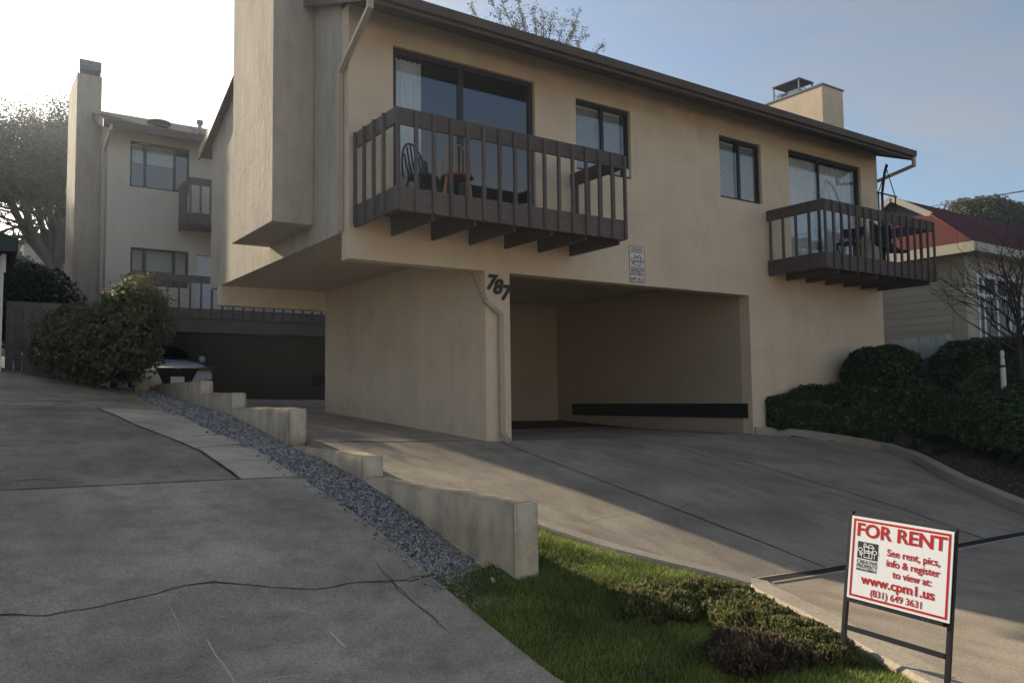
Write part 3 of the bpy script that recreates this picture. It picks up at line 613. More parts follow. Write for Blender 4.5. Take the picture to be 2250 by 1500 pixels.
# balconies
DP=1.224; ZT_,ZQ=3.493,2.245
def balcony(x0,x1,nbal,left_n):
    bo=B().box(x0+.03,x1-.03,D-DP+.05,D-.002,2.44,2.475)
    k=0
    ba=bo.obj('balcony',BROWN,AB); yf=D-DP
    for za,zb in ((3.283,3.493),(2.235,2.525)):
        nm='top_rail' if za>3 else 'rim_board'
        B().box(x0,x1,yf,yf+.04,za,zb).obj(nm,BROWN,ba,bevel=.006)
        B().box(x0,x0+.04,yf+.041,D-.002,za+.002,zb-.002).obj(nm,BROWN,ba,bevel=.006)
        B().box(x1-.04,x1,yf+.041,D-.002,za+.002,zb-.002).obj(nm,BROWN,ba,bevel=.006)
    bm_=B().box(-.021,.021,-.019,.019,-.61,.61).mesh('baluster',BROWN)
    for i in range(nbal):
        x=x0+.025+(x1-x0-.05)*i/(nbal-1); link('baluster',bm_,ba,(x,yf-.0195,2.868-.012+.006*math.sin(i*2.3)))
    for i in range(1,left_n+1):
        y=yf+DP*i/(left_n+.35)
        link('baluster',bm_,ba,(x0-.0195,y,2.868)); link('baluster',bm_,ba,(x1+.0195,y,2.868))
    for xj in np.linspace(x0+.56,x1-.06,6):
        B().box(xj-.02,xj+.02,yf+.10,D-.002,2.26-.08,2.437).add([],[]).obj('joist',BROWN,ba)
    nP=8
    for i in range(nP):
        ya=yf+.045+(DP-.05)*i/nP; yb=yf+.045+(DP-.05)*(i+1)/nP-.008
        B().box(x0+.045,x1-.045,ya,yb,2.476,2.505).obj('deck_board',BROWN,ba)
    return ba
balcony(4.28,7.985,16,4); balcony(12.79,16.58,16,4)
# downspouts
def spout(P,parent=AB,wa=.075,wb=.055,label=None):
    b=B()
    for p,q in zip(P,P[1:]):
        d=(Vector(q)-Vector(p)).normalized()*.02; b.bar(Vector(p)-d,Vector(q)+d,wa,wb,(0,1,0) if abs((Vector(q)-Vector(p)).normalized().z)>.8 else (0,0,1))
    return b.obj('downspout',DSP,parent)
sx_=X0-.045
spout([(XA+.06,YEV-.07,4.99),(XA+.06,YEV-.07,4.84),(sx_,9.95,4.36),(sx_,9.95,2.23)])
p=onY(1040,603,D+.12); pz=D-.04
spout([(onX(1040,603,XW-.04).x,onX(1040,603,XW-.04).y,onX(1040,603,XW-.04).z+.05),(XW-.02,pz,onY(1070,662,pz).z),(onY(1100,692,pz).x,pz,onY(1100,692,pz).z),(onY(1104,950,pz).x,pz,onY(1104,952,pz).z),(onY(1112,964,pz-.1).x,pz-.14,onY(1112,966,pz-.1).z)])
spout([(XZ-.03,YEV-.06,4.97),(XZ-.03,YEV-.06,4.80),(X1+.04,D+.1,4.63),(X1+.04,D+.1,2.3)])
# house number
for ch_,px,py in (('7',1077.5,621),('8',1092.5,631),('7',1109.5,644)):
    c=onY(px,py,D-.018); text_mesh(ch_,.30,lambda x,y,z,c=c:Vector((c.x+x,D-.016-z,c.z+y)),DIG,'house_digit',AB,bold=.035,shear=.25,depth=.008)
# management plate on the wall
def plate_xf(c): return lambda x,y,z:Vector((c.x+x,c.y-z,c.z+y))
LOGO_SEG=[(.30,.98,.30,.70),(.30,.98,.40,.98),(.40,.98,.40,.86),(.28,.78,.50,.78),(.40,.86,.52,.80),(.33,.78,.33,.30),(.50,.80,.58,.95),(.58,.95,.74,.95),(.74,.95,.84,.78),(.50,.78,.86,.78),(.56,.78,.56,.42),(.78,.78,.78,.42),(.30,.52,.80,.52),(.33,.40,.60,.40),(.34,.40,.34,.08),(.60,.40,.60,.08),(.34,.08,.76,.08),(.62,.42,.76,.42),(.76,.42,.76,.08),(.12,.42,.12,.18),(.89,.36,.89,.10),(.20,.25,.20,.06)]
LOGO_CIR=[(.12,.55,.115),(.89,.50,.115),(.21,.30,.06)]
def logo(xf,x0,y0,s,wid,m,parent,z=.002,sy=1.0):
    b=B()
    def seg(p,q):
        d=Vector((q[0]-p[0],(q[1]-p[1])*sy,0)); n_=Vector((-d.y,d.x,0)).normalized()*wid/2; e=d.normalized()*wid/2
        P=Vector((p[0],p[1]*sy,0))-e/s*0; Q=Vector((q[0],q[1]*sy,0))
        vs=[(P*s-n_-e),(Q*s-n_+e),(Q*s+n_+e),(P*s+n_-e)]
        b.add([xf(x0+v.x,y0+v.y,z+.00005*len(b.f)) for v in vs],[(0,1,2,3)])
    for a,c,e,f in LOGO_SEG: seg((a,c),(e,f))
    for cx,cy,r in LOGO_CIR:
        for k in range(14):
            t,u=2*math.pi*k/14,2*math.pi*(k+1)/14; seg((cx+r*math.cos(t),cy+r*math.sin(t)),(cx+r*math.cos(u),cy+r*math.sin(u)))
    return b.obj('logo',m,parent)
tl=onY(1381,539.5,D);br=onY(1416.5,622,D); pw,ph=br.x-tl.x,tl.z-br.z; c=Vector(((tl.x+br.x)/2,D-.004,(tl.z+br.z)/2)); xf=plate_xf(c)
ps=thing('wall_sign','tall cream property management plate on the wall above the carport opening','sign',(c.x,D,c.z))
B().box(c.x-pw/2,c.x+pw/2,D-.012,D-.001,c.z-ph/2,c.z+ph/2).obj('plate',PLATE,ps)
t_=.009
def border(xf,w_,h_,t_,m,parent,z=.0095,name='border'):
    b=B()
    for (a,bb,cc,d) in ((-w_/2,w_/2,h_/2-t_,h_/2),(-w_/2,w_/2,-h_/2,-h_/2+t_),(-w_/2,-w_/2+t_,-h_/2+t_,h_/2-t_),(w_/2-t_,w_/2,-h_/2+t_,h_/2-t_)):
        b.add([xf(a,cc,z),xf(bb,cc,z),xf(bb,d,z),xf(a,d,z)],[(0,1,2,3)])
    return b.obj(name,m,parent)
border(xf,pw,ph,t_,PLUM,ps)
b=B(); zz=ph/2-ph*.175; b.add([xf(-pw/2+t_,zz-.005,.0095),xf(pw/2-t_,zz-.005,.0095),xf(pw/2-t_,zz+.005,.0095),xf(-pw/2+t_,zz+.005,.0095)],[(0,1,2,3)]); b.obj('divider',PLUM,ps)
def line(txt,yc,size,width,m=PLUM,parent=ps,xf=xf,x=0,bold=0.,name='lettering',align='CENTER',z0=.0098):
    return text_mesh(txt,size,lambda a,b_,c_:xf(x+a,yc+b_,z0+c_),m,name,parent,bold=bold,depth=.0008,width=width,align=align)
line('PROFESSIONAL',ph/2-ph*.068,.042,pw*.72); line('MANAGEMENT BY',ph/2-ph*.128,.042,pw*.8)
logo(xf,-pw*.42,-ph*.06,pw*.84,.009,PLUM,ps,z=.0097,sy=1.0*ph*.32/(pw*.84))
line('CREATIVE',-ph*.128,.075,pw*.84,bold=.004); line('PROPERTY',-ph*.215,.075,pw*.84,bold=.004); line('MANAGEMENT',-ph*.287,.05,pw*.86,bold=.002); line('649-3631',-ph*.42,.10,pw*.86,bold=.002)
# ================================================================ rear apartment block
RB=thing('rear_apartment_block','pale stucco apartment block with tall chimney behind the parked sedan','building',(8,22.8,.1))
RY=22.8; RX0,RX1=3.17,20.5
rh=[(3.705,5.19,5.63,6.86),(3.755,5.2,3.03,4.03),(5.40,6.28,2.32,3.97)]
weld(wall_y(B(),RX0,RX1,2.1,7.2,RY,RY+.2,rh).obj('facade_wall',STUR,RB))
rz=lambda y:7.06+.38*(min(y,52.2-y)-22.05)
B().prism([(RY+.202,.0),(29.4,.0),(29.4,rz(29.4)-.1),(26.1,rz(26.1)-.1),(RY+.202,rz(RY+.2)-.1)],'x',RX0,RX0+.2).obj('side_wall',STUR,RB)
B().box(RX0+.2,RX1,29.2,29.4,0,7).obj('rear_wall',STUR,RB)
B().box(RX1-.2,RX1,RY+.2,29.2,0,7).obj('side_wall',STUR,RB)
B().box(RX0+.2,RX1-.2,RY+.2,29.2,2.1,2.25).obj('floor_slab',SOFF,RB)
B().box(RX0+.2,RX1-.2,RY+.2,29.2,4.3,4.4).obj('floor_slab',SOFF,RB)
B().box(RX0+.2,RX1-.2,RY+3,RY+3.1,2.25,7).obj('room_wall',DARKIN,RB)
B().box(RX0+.2,10.3,27,27.2,-.2,2.1).obj('carport_wall',GREYW,RB); B().box(10.3,10.5,22.9,27.2,-.2,2.1).obj('carport_wall',STUR,RB)
B().box(10.255,10.301,24,26.9,.45,.80).obj('bumper_board',BLK,RB)
B().box(6.3,6.5,22.85,27,-.2,2.1).obj('carport_wall',STUR,RB) if False else None
r2=B().prism([(22.05,7.06),(26.1,rz(26.1)),(30.15,7.06),(30.15,6.93),(26.1,rz(26.1)-.14),(22.05,6.93)],'x',2.98,RX1+.2).obj('roof',SHING,RB)
B().box(2.95,RX1+.2,22.0,22.047,6.88,7.07).obj('fascia',BROWN2,r2)
B().prism([(22.05,6.87),(22.05,7.08),(26.1,rz(26.1)+.02),(30.15,7.08),(30.15,6.87),(26.1,rz(26.1)-.2)],'x',2.95,2.978).obj('rake_board',BROWN2,r2)
B().lathe((4.44,23.0,rz(23)-.05),[(.26,0),(.26,.10),(.30,.12),(.30,.16),(.05,.2)],16).obj('roof_vent',BROWN2,r2)
B().lathe((5.52,23.1,rz(23.1)-.05),[(.05,0),(.05,.3),(.085,.3),(.085,.40)],10).obj('vent_pipe',DSP,r2); B().lathe((5.36,23.1,rz(23.1)-.05),[(.06,0),(.06,.18)],10).obj('vent_pipe',DSP,r2)
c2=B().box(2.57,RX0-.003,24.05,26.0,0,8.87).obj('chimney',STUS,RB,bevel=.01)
b=B(); b.box(2.60,3.15,24.08,24.10,9.02,9.26).box(2.60,3.15,25.9,25.92,9.02,9.26).box(2.6,2.62,24.1,25.9,9.02,9.26).box(3.13,3.15,24.1,25.9,9.02,9.26).box(2.6,3.15,24.08,25.92,9.262,9.28)
for x in (2.63,3.12):
    for y in (24.11,25.88): b.bar((x,y,8.86),(x,y,9.05),.03,.03)
b.obj('chimney_shroud',GALV,c2)
def rwin(x0,x1,z0,z1,a,c):
    y=RY+.05; w_=B().box(x0,x1,y,y+.05,z0,z0+.05).box(x0,x1,y,y+.05,z1-.05,z1).box(x0,x0+.05,y+.001,y+.049,z0+.05,z1-.05).box(x1-.05,x1,y+.001,y+.049,z0+.05,z1-.05).obj('window',DFRAME,RB)
    for s in (a,c): B().box(s-.035,s+.035,y+.002,y+.055,z0+.05,z1-.05).obj('mullion',DFRAME,w_)
    for p,q in ((x0+.05,a-.035),(a+.035,c-.035),(c+.035,x1-.05)): B().box(p,q,y+.02,y+.025,z0+.05,z1-.05).obj('pane',GLASS,w_)
    return w_
w_=rwin(3.705,5.19,5.63,6.86,4.08,4.82); blind(w_,4.13,4.79,6.32,6.78,RY+.14); blind(w_,3.76,4.03,6.32,6.78,RY+.14)
w_=rwin(3.755,5.2,3.03,4.03,4.1,4.84); blind(w_,4.14,4.80,3.45,3.95,RY+.14); blind(w_,3.8,4.06,3.45,3.95,RY+.14); blind(w_,4.88,5.15,3.3,3.95,RY+.14)
dr=B().box(5.41,6.27,RY+.06,RY+.11,2.33,3.96).obj('door',WHITE,RB)
for za,zb in ((2.5,3.1),(3.2,3.8)):
    for xa in (5.5,5.88): B().box(xa,xa+.3,RY+.05,RY+.0595,za,zb).obj('door_panel',WHITE,dr)
def rbalc(x0,x1,y0,z0,z1,band,sp):
    ba=B().box(x0+.02,x1,y0+.04,RY-.002,z0+.05,z0+.2).obj('balcony',BROWN,RB)
    B().box(x0,x1,y0,y0+.04,z0,z0+band).obj('rim_board',BROWN,ba); B().box(x0,x1,y0,y0+.04,z1-.19,z1).obj('top_rail',BROWN,ba)
    B().box(x0,x0+.04,y0+.041,RY-.002,z0,z0+band).obj('rim_board',BROWN,ba); B().box(x0,x0+.04,y0+.041,RY-.002,z1-.188,z1-.002).obj('top_rail',BROWN,ba)
    m=B().box(-.022,.022,-.02,.02,0,z1-z0-.02).mesh('baluster',BROWN); x=x0+.022
    while x<x1: link('baluster',m,ba,(x,y0-.0205,z0+.01)); x+=sp
    for y in np.arange(y0+sp,RY,sp): link('baluster',m,ba,(x0-.0205,y,z0+.01))
rbalc(4.93,7.6,21.6,4.56,5.78,.3,.25); rbalc(3.58,11.5,21.5,2.1,3.20,.26,.27)
B().box(3.4,11.5,21.55,21.7,1.75,2.098).obj('carport_beam',BROWN,RB)

spd=B().bar((3.12,22.0,6.95),(3.12,22.0,6.8),.07,.06).bar((3.12,22.0,6.82),(3.10,22.95,6.5),.07,.06).bar((3.10,22.95,6.5),(3.10,22.95,.4),.07,.06).obj('downspout',DSP,RB)
# ================================================================ sedan in the rear carport
PAINT=mat('silver_paint',(.66,.69,.72),rough=.3,spec=.5,metal=.0,coat=.6); DPLA=mat('dark_plastic',(.015,.015,.017),rough=.45); CHROME=mat('chrome',(.75,.76,.78),rough=.12,metal=1); LENS=mat('lamp_lens',(.10,.11,.12),rough=.08,spec=.8,coat=1); TYRE=mat('tyre',(.02,.02,.02),rough=.9); RIM=mat('rim',(.4,.41,.42),rough=.35,metal=.8)
cy=20.35; cx=4.42; cz=ZR(4.4,21)
car=thing('sedan','silver sedan with dark grille parked nose out in the rear carport','car',(cx,cy+2.3,cz))
def cloft(secs,name,m,parent,smooth=True):             # sections: (y, [(halfwidth,z)...]) bottom to top, mirrored
    b=B(); n=None; V=[]
    for y,pr in secs:
        ring=[(cx-h,cy+y,cz+z) for h,z in pr]+[(cx+h,cy+y,cz+z) for h,z in reversed(pr)]; n=len(ring); V+=ring
    b.v=V
    for i in range(len(secs)-1):
        for k in range(n): b.f.append((i*n+k,i*n+(k+1)%n,(i+1)*n+(k+1)%n,(i+1)*n+k))
    b.f+=[tuple(range(n)),tuple((len(secs)-1)*n+k for k in range(n-1,-1,-1))]
    o=b.obj(name,m,parent,smooth=smooth); md=o.modifiers.new('sub','SUBSURF'); md.levels=1; md.render_levels=2; return o
body=cloft([(0,[(.45,.30),(.62,.34),(.66,.52),(.60,.66),(.3,.70)]),(.10,[(.70,.20),(.86,.30),(.88,.50),(.80,.70),(.40,.77)]),(.45,[(.80,.18),(.92,.30),(.93,.56),(.86,.78),(.45,.86)]),(1.2,[(.82,.18),(.93,.32),(.94,.64),(.86,.88),(.45,.955)]),(1.55,[(.82,.18),(.93,.32),(.94,.66),(.86,.92),(.45,.97)]),(3.6,[(.82,.18),(.93,.32),(.94,.70),(.86,.95),(.45,.99)]),(4.5,[(.80,.2),(.92,.34),(.92,.74),(.82,.98),(.4,1.02)]),(4.85,[(.6,.3),(.8,.4),(.82,.75),(.7,.92),(.3,.95)])],'body',PAINT,car)
cloft([(1.35,[(.80,.90),(.74,.93),(.6,.95)]),(2.15,[(.80,.92),(.66,1.30),(.5,1.395)]),(3.2,[(.80,.94),(.65,1.34),(.5,1.44)]),(4.3,[(.78,.96),(.70,1.05),(.5,1.08)])],'cabin',CARGL,car)
cloft([(2.2,[(.60,1.385),(.57,1.40),(.4,1.42)]),(3.2,[(.60,1.425),(.57,1.44),(.4,1.46)]),(3.7,[(.6,1.33),(.57,1.345),(.4,1.36)])],'roof_panel',PAINT,car)
def cq(poly,y,name,m,t=.02,parent=car,mir=False):
    o=None
    for s in ((1,-1) if mir else (1,)):
        o=B().prism([(cx+s*u,cz+v) for u,v in poly],'y',cy+y,cy+y+t).obj(name,m,parent)
    return o
cq([(-.48,.69),(.48,.69),(.40,.52),(.30,.30),(-.30,.30),(-.40,.52)],-.035,'grille',DPLA,.12)
cq([(-.52,.722),(.52,.722),(.50,.702),(-.50,.702)],-.045,'chrome_bar',CHROME,.05)
cq([(.46,.705),(.84,.745),(.88,.67),(.70,.62),(.46,.63)],-.0,'headlight',LENS,.22,mir=True)
cq([(.60,.40),(.86,.42),(.84,.27),(.62,.26)],-.015,'air_intake',DPLA,.16,mir=True)
cq([(-.155,.485),(.155,.485),(.155,.335),(-.155,.335)],-.06,'license_plate',WSIGN,.02)
text_mesh('8KTZ421',.07,lambda x,y,z:Vector((cx+x,cy-.062-z,cz+.405+y)),mat('plate_blue',(.04,.06,.2)),'lettering',car,width=.26) if False else None
e=B()
for s in (-1,1): e.bar((cx+s*.045,cy-.06,cz+.75),(cx+s*.032,cy-.06,cz+.65),.012,.014,(0,1,0))
e.bar((cx-.035,cy-.06,cz+.70),(cx+.035,cy-.06,cz+.70),.012,.014,(0,1,0)); e.obj('emblem',CHROME,car)
for s in (-1,1): B().lathe((0,0,0),[(.02,-.09),(.09,-.06),(.10,.03),(.05,.08)],10).xf(lambda p,s=s:Vector((cx+s*(1.0+p.x*.9),cy+1.75+p.y*.7,cz+1.0+p.z))).obj('mirror',PAINT,car,smooth=True)
for s in (-1,1):
    for yy in (.95,3.75):
        wh=B().tube([(cx+s*.74,cy+yy,cz+.33),(cx+s*.945,cy+yy,cz+.33)],.33,20).obj('wheel',TYRE,car); B().tube([(cx+s*.85,cy+yy,cz+.33),(cx+s*.95,cy+yy,cz+.33)],.22,16).obj('rim',RIM,wh)
# ================================================================ house with the red roof
NH=thing('red_roofed_house','cream clapboard house with red hipped roof beyond the hedge','house',(22,11,1.2))
CREAM=mat('cream_clapboard',(.40,.36,.28),col2=(.44,.40,.31),vs=2,rand=.06,rough=.7); REDR=mat('red_shingle',(.105,.020,.015),col2=(.08,.016,.013),vs=4,col3=(.045,.011,.010),vs3=25,amt3=.6,bump=.7,bs=22,bd=.015,rough=.95,stretch=(1,1,3)); TRIM=mat('cream_trim',(.50,.46,.37),rough=.6)
NX,NY=21.72,10.42
B().box(NX+.05,33,NY+.05,16,-.5,3.74).obj('wall_core',CREAM,NH)
bmS=B().box(0,.045,0,5.6,0,.192).mesh('siding_board',CREAM); bmF=B().box(0,11.3,0,.045,0,.192).mesh('siding_board',CREAM)
for k in range(16):
    z=.62+k*.2; link('siding_board',bmS,NH,(NX,NY+.35,z))
    if not 1.3<z+.1<3.05: link('siding_board',bmF,NH,(NX+.1,NY,z))
B().box(NX-.02,NX+.10,NY-.02,NY+.33,.5,3.74).obj('corner_board',CREAM,NH)
B().box(NX+.11,22.3,NY,NY+.045,1.4,3.0).obj('wall_panel',CREAM,NH); B().box(24.9,33,NY,NY+.045,1.4,3.0).obj('wall_panel',CREAM,NH)
wn=B().box(22.32,24.88,NY+.02,NY+.05,1.35,3.0).obj('window',DFRAME,NH)
for x in (22.32,22.62,23.35,24.05,24.8): B().box(x,x+.09,NY-.03,NY+.018,1.35,3.0).obj('window_post',WHITE,wn)
B().box(22.3,24.9,NY-.032,NY+.015,2.5,2.58).obj('transom',WHITE,wn); B().box(22.25,24.95,NY-.05,NY+.015,3.0,3.1).obj('head_trim',WHITE,wn)
for i,(a,c) in enumerate(((22.41,22.62),(22.71,23.35),(23.44,24.05),(24.14,24.8))): B().box(a,c,NY-.008,NY+.0,1.35,2.5).obj('pane',GLASS2,wn)
EZ=3.80; PK=(23.39,13.2,5.88)
def roofpl(P,name,m,t=.06):
    n=len(P); b=B().add([(x,y,z) for x,y,z in P]+[(x,y,z-t) for x,y,z in P],[tuple(range(n)),tuple(range(2*n-1,n-1,-1))]+[(i,n+i,n+(i+1)%n,(i+1)%n) for i in range(n)]); return b.obj(name,m,NH)
roofpl([(21.3,9.98,EZ),(23.39,12.09,5.19),(23.39,14.3,5.19),(21.3,16.4,EZ)],'hip_roof',REDR)
roofpl([(21.32,9.97,EZ+.005),(34,9.97,EZ+.005),(31,13.2,5.88),(23.3,13.2,5.88),(23.3,12.09,5.19)],'front_roof',REDR)
roofpl([(21.32,16.42,EZ+.005),(23.3,14.31,5.19),(23.3,13.2,5.875),(31,13.2,5.875),(34,16.42,EZ)],'back_roof',REDR)
B().prism([(12.15,5.2),(14.25,5.2),(13.2,5.83)],'x',23.5,23.56).obj('gable_panel',mat('gable_grey',(.12,.14,.15)),NH)
for a,c in (((23.28,12.02,5.10),(23.28,13.2,5.84)),((23.28,14.38,5.10),(23.28,13.2,5.84))): B().bar(a,c,.09,.17).obj('barge_board',TRIM,NH)
B().box(21.26,21.30,9.96,16.4,EZ-.26,EZ-.0).obj('eave_board',TRIM,NH); B().box(21.26,34,9.92,9.96,EZ-.24,EZ-.01).obj('eave_board',TRIM,NH)
B().box(21.31,33,9.97,16.4,EZ-.25,EZ-.2).obj('eave_soffit',TRIM,NH)
# porch roof seen at the frame edge
roofpl([(25.2,9.0,3.3),(34,9.0,3.3),(34,10.5,4.6),(26.2,10.5,4.6)],'porch_roof',REDR); B().box(25.1,34,8.95,9.0,3.05,3.3).obj('eave_board',TRIM,NH)
# white picket fence and dark post between the two houses
WF=thing('picket_fence','weathered pale board fence beside the round shrub','fence',(17.5,10.2,.2)); FW=mat('weathered_white',(.36,.35,.30),col2=(.28,.27,.23),vs=5,rand=.12,rough=.9)
bm_=B().box(0,.115,0,.022,0,1.25).mesh('picket',FW)
for k in range(30): link('picket',bm_,WF,(16.86+k*.122,10.2,-.15+.02*k*.5+.01*(k*37%5)))
B().box(16.8,20.5,10.23,10.27,.3,.4).obj('fence_rail',FW,WF)
GP=B().box(16.70,16.86,10.1,10.24,-.4,1.42).obj('gate_post',BROWN,None,base=(16.78,10.17,-.4)); tag(GP,'short dark brown post at the building corner beside the pale fence','post')
# ================================================================ left neighbours and an added shade house
LG=thing('garage','pale garage with a dark green eave at the top of the driveway','garage',(-2,17.5,.7)); LW=mat('garage_wall',(.48,.47,.44),col2=(.42,.41,.39),vs=2); LGN=mat('green_trim',(.05,.075,.07),rough=.7)
B().box(-6,.68,17.5,17.65,.2,2.72).obj('front_wall',LW,LG); B().box(.54,.68,17.65,21,.2,2.72).obj('side_wall',LW,LG); B().box(.68,.74,17.46,17.6,.2,2.72).obj('corner_board',WHITE,LG)
B().prism([(.90,2.98),(-2.6,4.3),(-6.2,2.98),(-6.2,2.86),(-2.6,4.18),(.90,2.86)],'y',17.1,21.2).obj('roof',SHING,LG)
B().box(-6.2,.91,17.05,17.098,2.74,2.99).obj('eave_board',LGN,LG); B().box(.902,.94,17.05,21.2,2.74,2.99).obj('eave_board',LGN,LG); B().box(.70,.77,17.40,17.46,2.4,2.74).obj('bracket',WHITE,LG)
LH=thing('shade_house','unseen grey two-storey gabled house added behind the garage to cast shade','house',(-5,26,.6));  # house out of view, added to shade the left driveway
B().box(-9,-.3,21.5,31,-.5,6.8).obj('wall',LW,LH); B().prism([(.0,6.6),(-4.65,9.1),(-9.3,6.6)],'y',21.2,31.3).obj('roof',SHING,LH)
B().box(-.299,.45,25.0,28.0,-.5,5.95).obj('wall',LW,LH); B().prism([(25.0,5.96),(28.0,5.96),(26.5,6.1)],'x',-.2,.5).obj('roof',SHING,LH)  # unseen ell, sized to keep sun off the retaining wall
for z in (1.6,4.2): 
    for x in (-7,-4.4,-1.9): 
        w_=B().box(x-.5,x+.5,21.46,21.5,z,z+1.2).obj('window',DFRAME,LH)
LF=thing('board_fence','weathered grey board fence behind the left bushes','fence',(1.4,18.6,.6)); FG=mat('weathered_grey',(.17,.155,.15),col2=(.22,.20,.19),vs=6,rand=.15,rough=.95)
bm_=B().box(0,.14,0,.02,0,1.45).mesh('fence_board',FG)
for k in range(17): link('fence_board',bm_,LF,(.85+k*.146,18.6+.004*(k%2),.42+.015*(k*31%4)))
B().box(.85,3.3,18.625,18.665,1.55,1.64).obj('fence_rail',FG,LF); B().box(.85,3.3,18.598,18.64,1.88,2.0).obj('cap_rail',FG,LF)
for lb,x,y,z,w2,h2,rc in (('small far white-trimmed house seen under the spreading tree',1.6,42,4.2,3.2,1.6,LW),('far cream house beside the trunk of the spreading tree',5.2,58,6.5,3.5,3.6,TRIM)):
    FH=thing('far_house',lb,'house',(x,y,z)); B().box(x-w2/2,x+w2/2,y,y+4,z-2,z+h2).obj('wall',rc,FH)
    B().prism([(x-w2/2-.3,z+h2-.1),(x+w2/2+.3,z+h2-.1),(x,z+h2+1.0)],'y',y-.3,y+4).obj('roof',SHING,FH)
    B().box(x-.5,x+.4,y-.03,y+.0,z+.3,z+1.1).obj('window',WHITE,FH)
# ================================================================ vegetation
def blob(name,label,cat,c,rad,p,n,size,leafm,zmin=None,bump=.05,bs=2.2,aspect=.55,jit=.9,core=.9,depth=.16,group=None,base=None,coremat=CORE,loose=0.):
    c=np.array(c,float); rad=np.array(rad,float)
    def surf(d):
        r=(np.abs(d/rad)**p).sum(1)**(-1/p)
        nb=np.array([noise.noise(Vector(tuple((c+v*1.0)*1.0))*bs)+.5*noise.noise(Vector(tuple(c+v))*bs*2.6) for v in d*r[:,None]])
        return r*(1+bump*nb)
    d=unit(n); r=surf(d)
    pts=c+d*(r*(1-depth*rng.random(n)**1.6+loose*rng.random(n)**5))[:,None]; nr=d/rad**2; nr/=np.linalg.norm(nr,axis=1,keepdims=True)
    if zmin is not None: k=pts[:,2]>zmin; pts=pts[k]; nr=nr[k]
    th=thing(name,label,cat,base or (c[0],c[1],c[2]-rad[2]),group)
    nu,nv=28,16; V=[];Fc=[]
    dd=np.array([[math.cos(2*math.pi*i/nu)*math.sin(math.pi*j/nv),math.sin(2*math.pi*i/nu)*math.sin(math.pi*j/nv),math.cos(math.pi*j/nv)] for j in range(nv+1) for i in range(nu)])
    V=c+dd*(surf(dd)*core)[:,None]
    Fc=np.array([(j*nu+i,j*nu+(i+1)%nu,(j+1)*nu+(i+1)%nu,(j+1)*nu+i) for j in range(nv) for i in range(nu)])
    link('dark_core',npmesh('dark_core',V,Fc,coremat,True),th)
    leaves('foliage',pts,size,leafm,nr,aspect,jit,th); return th
def inpoly(P,x,y):
    P=np.array(P); r=np.zeros(len(x),bool); j=len(P)-1
    for i in range(len(P)):
        xi,yi=P[i];xj,yj=P[j]; k=((yi>y)!=(yj>y))&(x<(xj-xi)*(y-yi)/(yj-yi+1e-12)+xi); r^=k; j=i
    return r
def poly_hedge(name,label,poly,zt,zb,n,size,leafm,kind=None,bumpy=.06,inset=.07):
    P=np.array(poly); lo,hi=P.min(0),P.max(0)
    m=n*3; x=rng.uniform(lo[0],hi[0],m); y=rng.uniform(lo[1],hi[1],m); k=inpoly(poly,x,y); x,y=x[k],y[k]
    nz=lambda X,Y:np.array([noise.noise(Vector((a*1.6,b_*1.6,2)))+.5*noise.noise(Vector((a*5,b_*5,7))) for a,b_ in zip(X,Y)])
    def edist(X,Y):
        d=np.full(len(X),9.)
        for i in range(len(P)):
            a=P[i-1];bq=P[i];ab=bq-a; t=np.clip(((X-a[0])*ab[0]+(Y-a[1])*ab[1])/(ab@ab),0,1); d=np.minimum(d,np.hypot(X-a[0]-t*ab[0],Y-a[1]-t*ab[1]))
        return d
    top=lambda X,Y:np.array([zt(a,b_) for a,b_ in zip(X,Y)])+bumpy*nz(X,Y)-.16*np.clip(1-edist(X,Y)/.16,0,1)**2
    x,y=x[:n],y[:n]; pt=np.stack([x,y,top(x,y)-.09*rng.random(len(x))**1.3+.07*rng.random(len(x))**7],1); nr=np.tile([0,0,1.],(len(x),1))
    L_=np.linalg.norm(P-np.roll(P,1,0),axis=1); S_=[];SN=[]
    for i in range(len(P)):
        a=P[i-1];bq=P[i]; q=int(n*.75*L_[i]/L_.sum()); t=rng.random(q); e=(bq-a)/L_[i]; nn=np.array([e[1],-e[0]])
        if inpoly(poly,np.array([(a+bq)[0]/2+nn[0]*.02]),np.array([(a+bq)[1]/2+nn[1]*.02]))[0]: nn=-nn
        xy=a+np.outer(t,bq-a); u=rng.random(q); z0=np.array([zb(*v) for v in xy]); z1=np.array([zt(*v) for v in xy])-.05
        off=.035*nz(xy[:,0]+z1*3+u*2,xy[:,1])-.11*rng.random(q)**1.3-.09*np.clip((u-.8)/.2,0,1)**2
        S_.append(np.stack([xy[:,0]+nn[0]*off,xy[:,1]+nn[1]*off,z0+(z1-z0)*u],1)); SN.append(np.tile([nn[0],nn[1],.2],(q,1)))
    pts=np.concatenate([pt]+S_); nrm=np.concatenate([nr]+SN)
    c=P.mean(0); Q=[tuple(c+(v-c)*(1-inset/np.linalg.norm(v-c))) for v in P]
    th=thing(name,label,'hedge',(c[0],c[1],zb(*c)))
    b=B(); n_=len(Q); b.add([(u,v,zb(u,v)-.05) for u,v in Q]+[(u,v,zt(u,v)-.12) for u,v in Q]+[(c[0],c[1],zt(*c)-.09)],[(i,(i+1)%n_,n_+(i+1)%n_,n_+i) for i in range(n_)]+[(n_+i,n_+(i+1)%n_,2*n_) for i in range(n_)]); b.obj('dark_core',CORE,th)
    leaves('foliage',pts,size,leafm,nrm,.6,.9,th); return th
blob('round_shrub','clipped globe shrub standing against the tan corner wall','shrub',(15.25,8.98,.16),(.74,.70,.74),2.7,15000,.05,LEAFD,bump=.10,bs=4,depth=.2,jit=1.1)
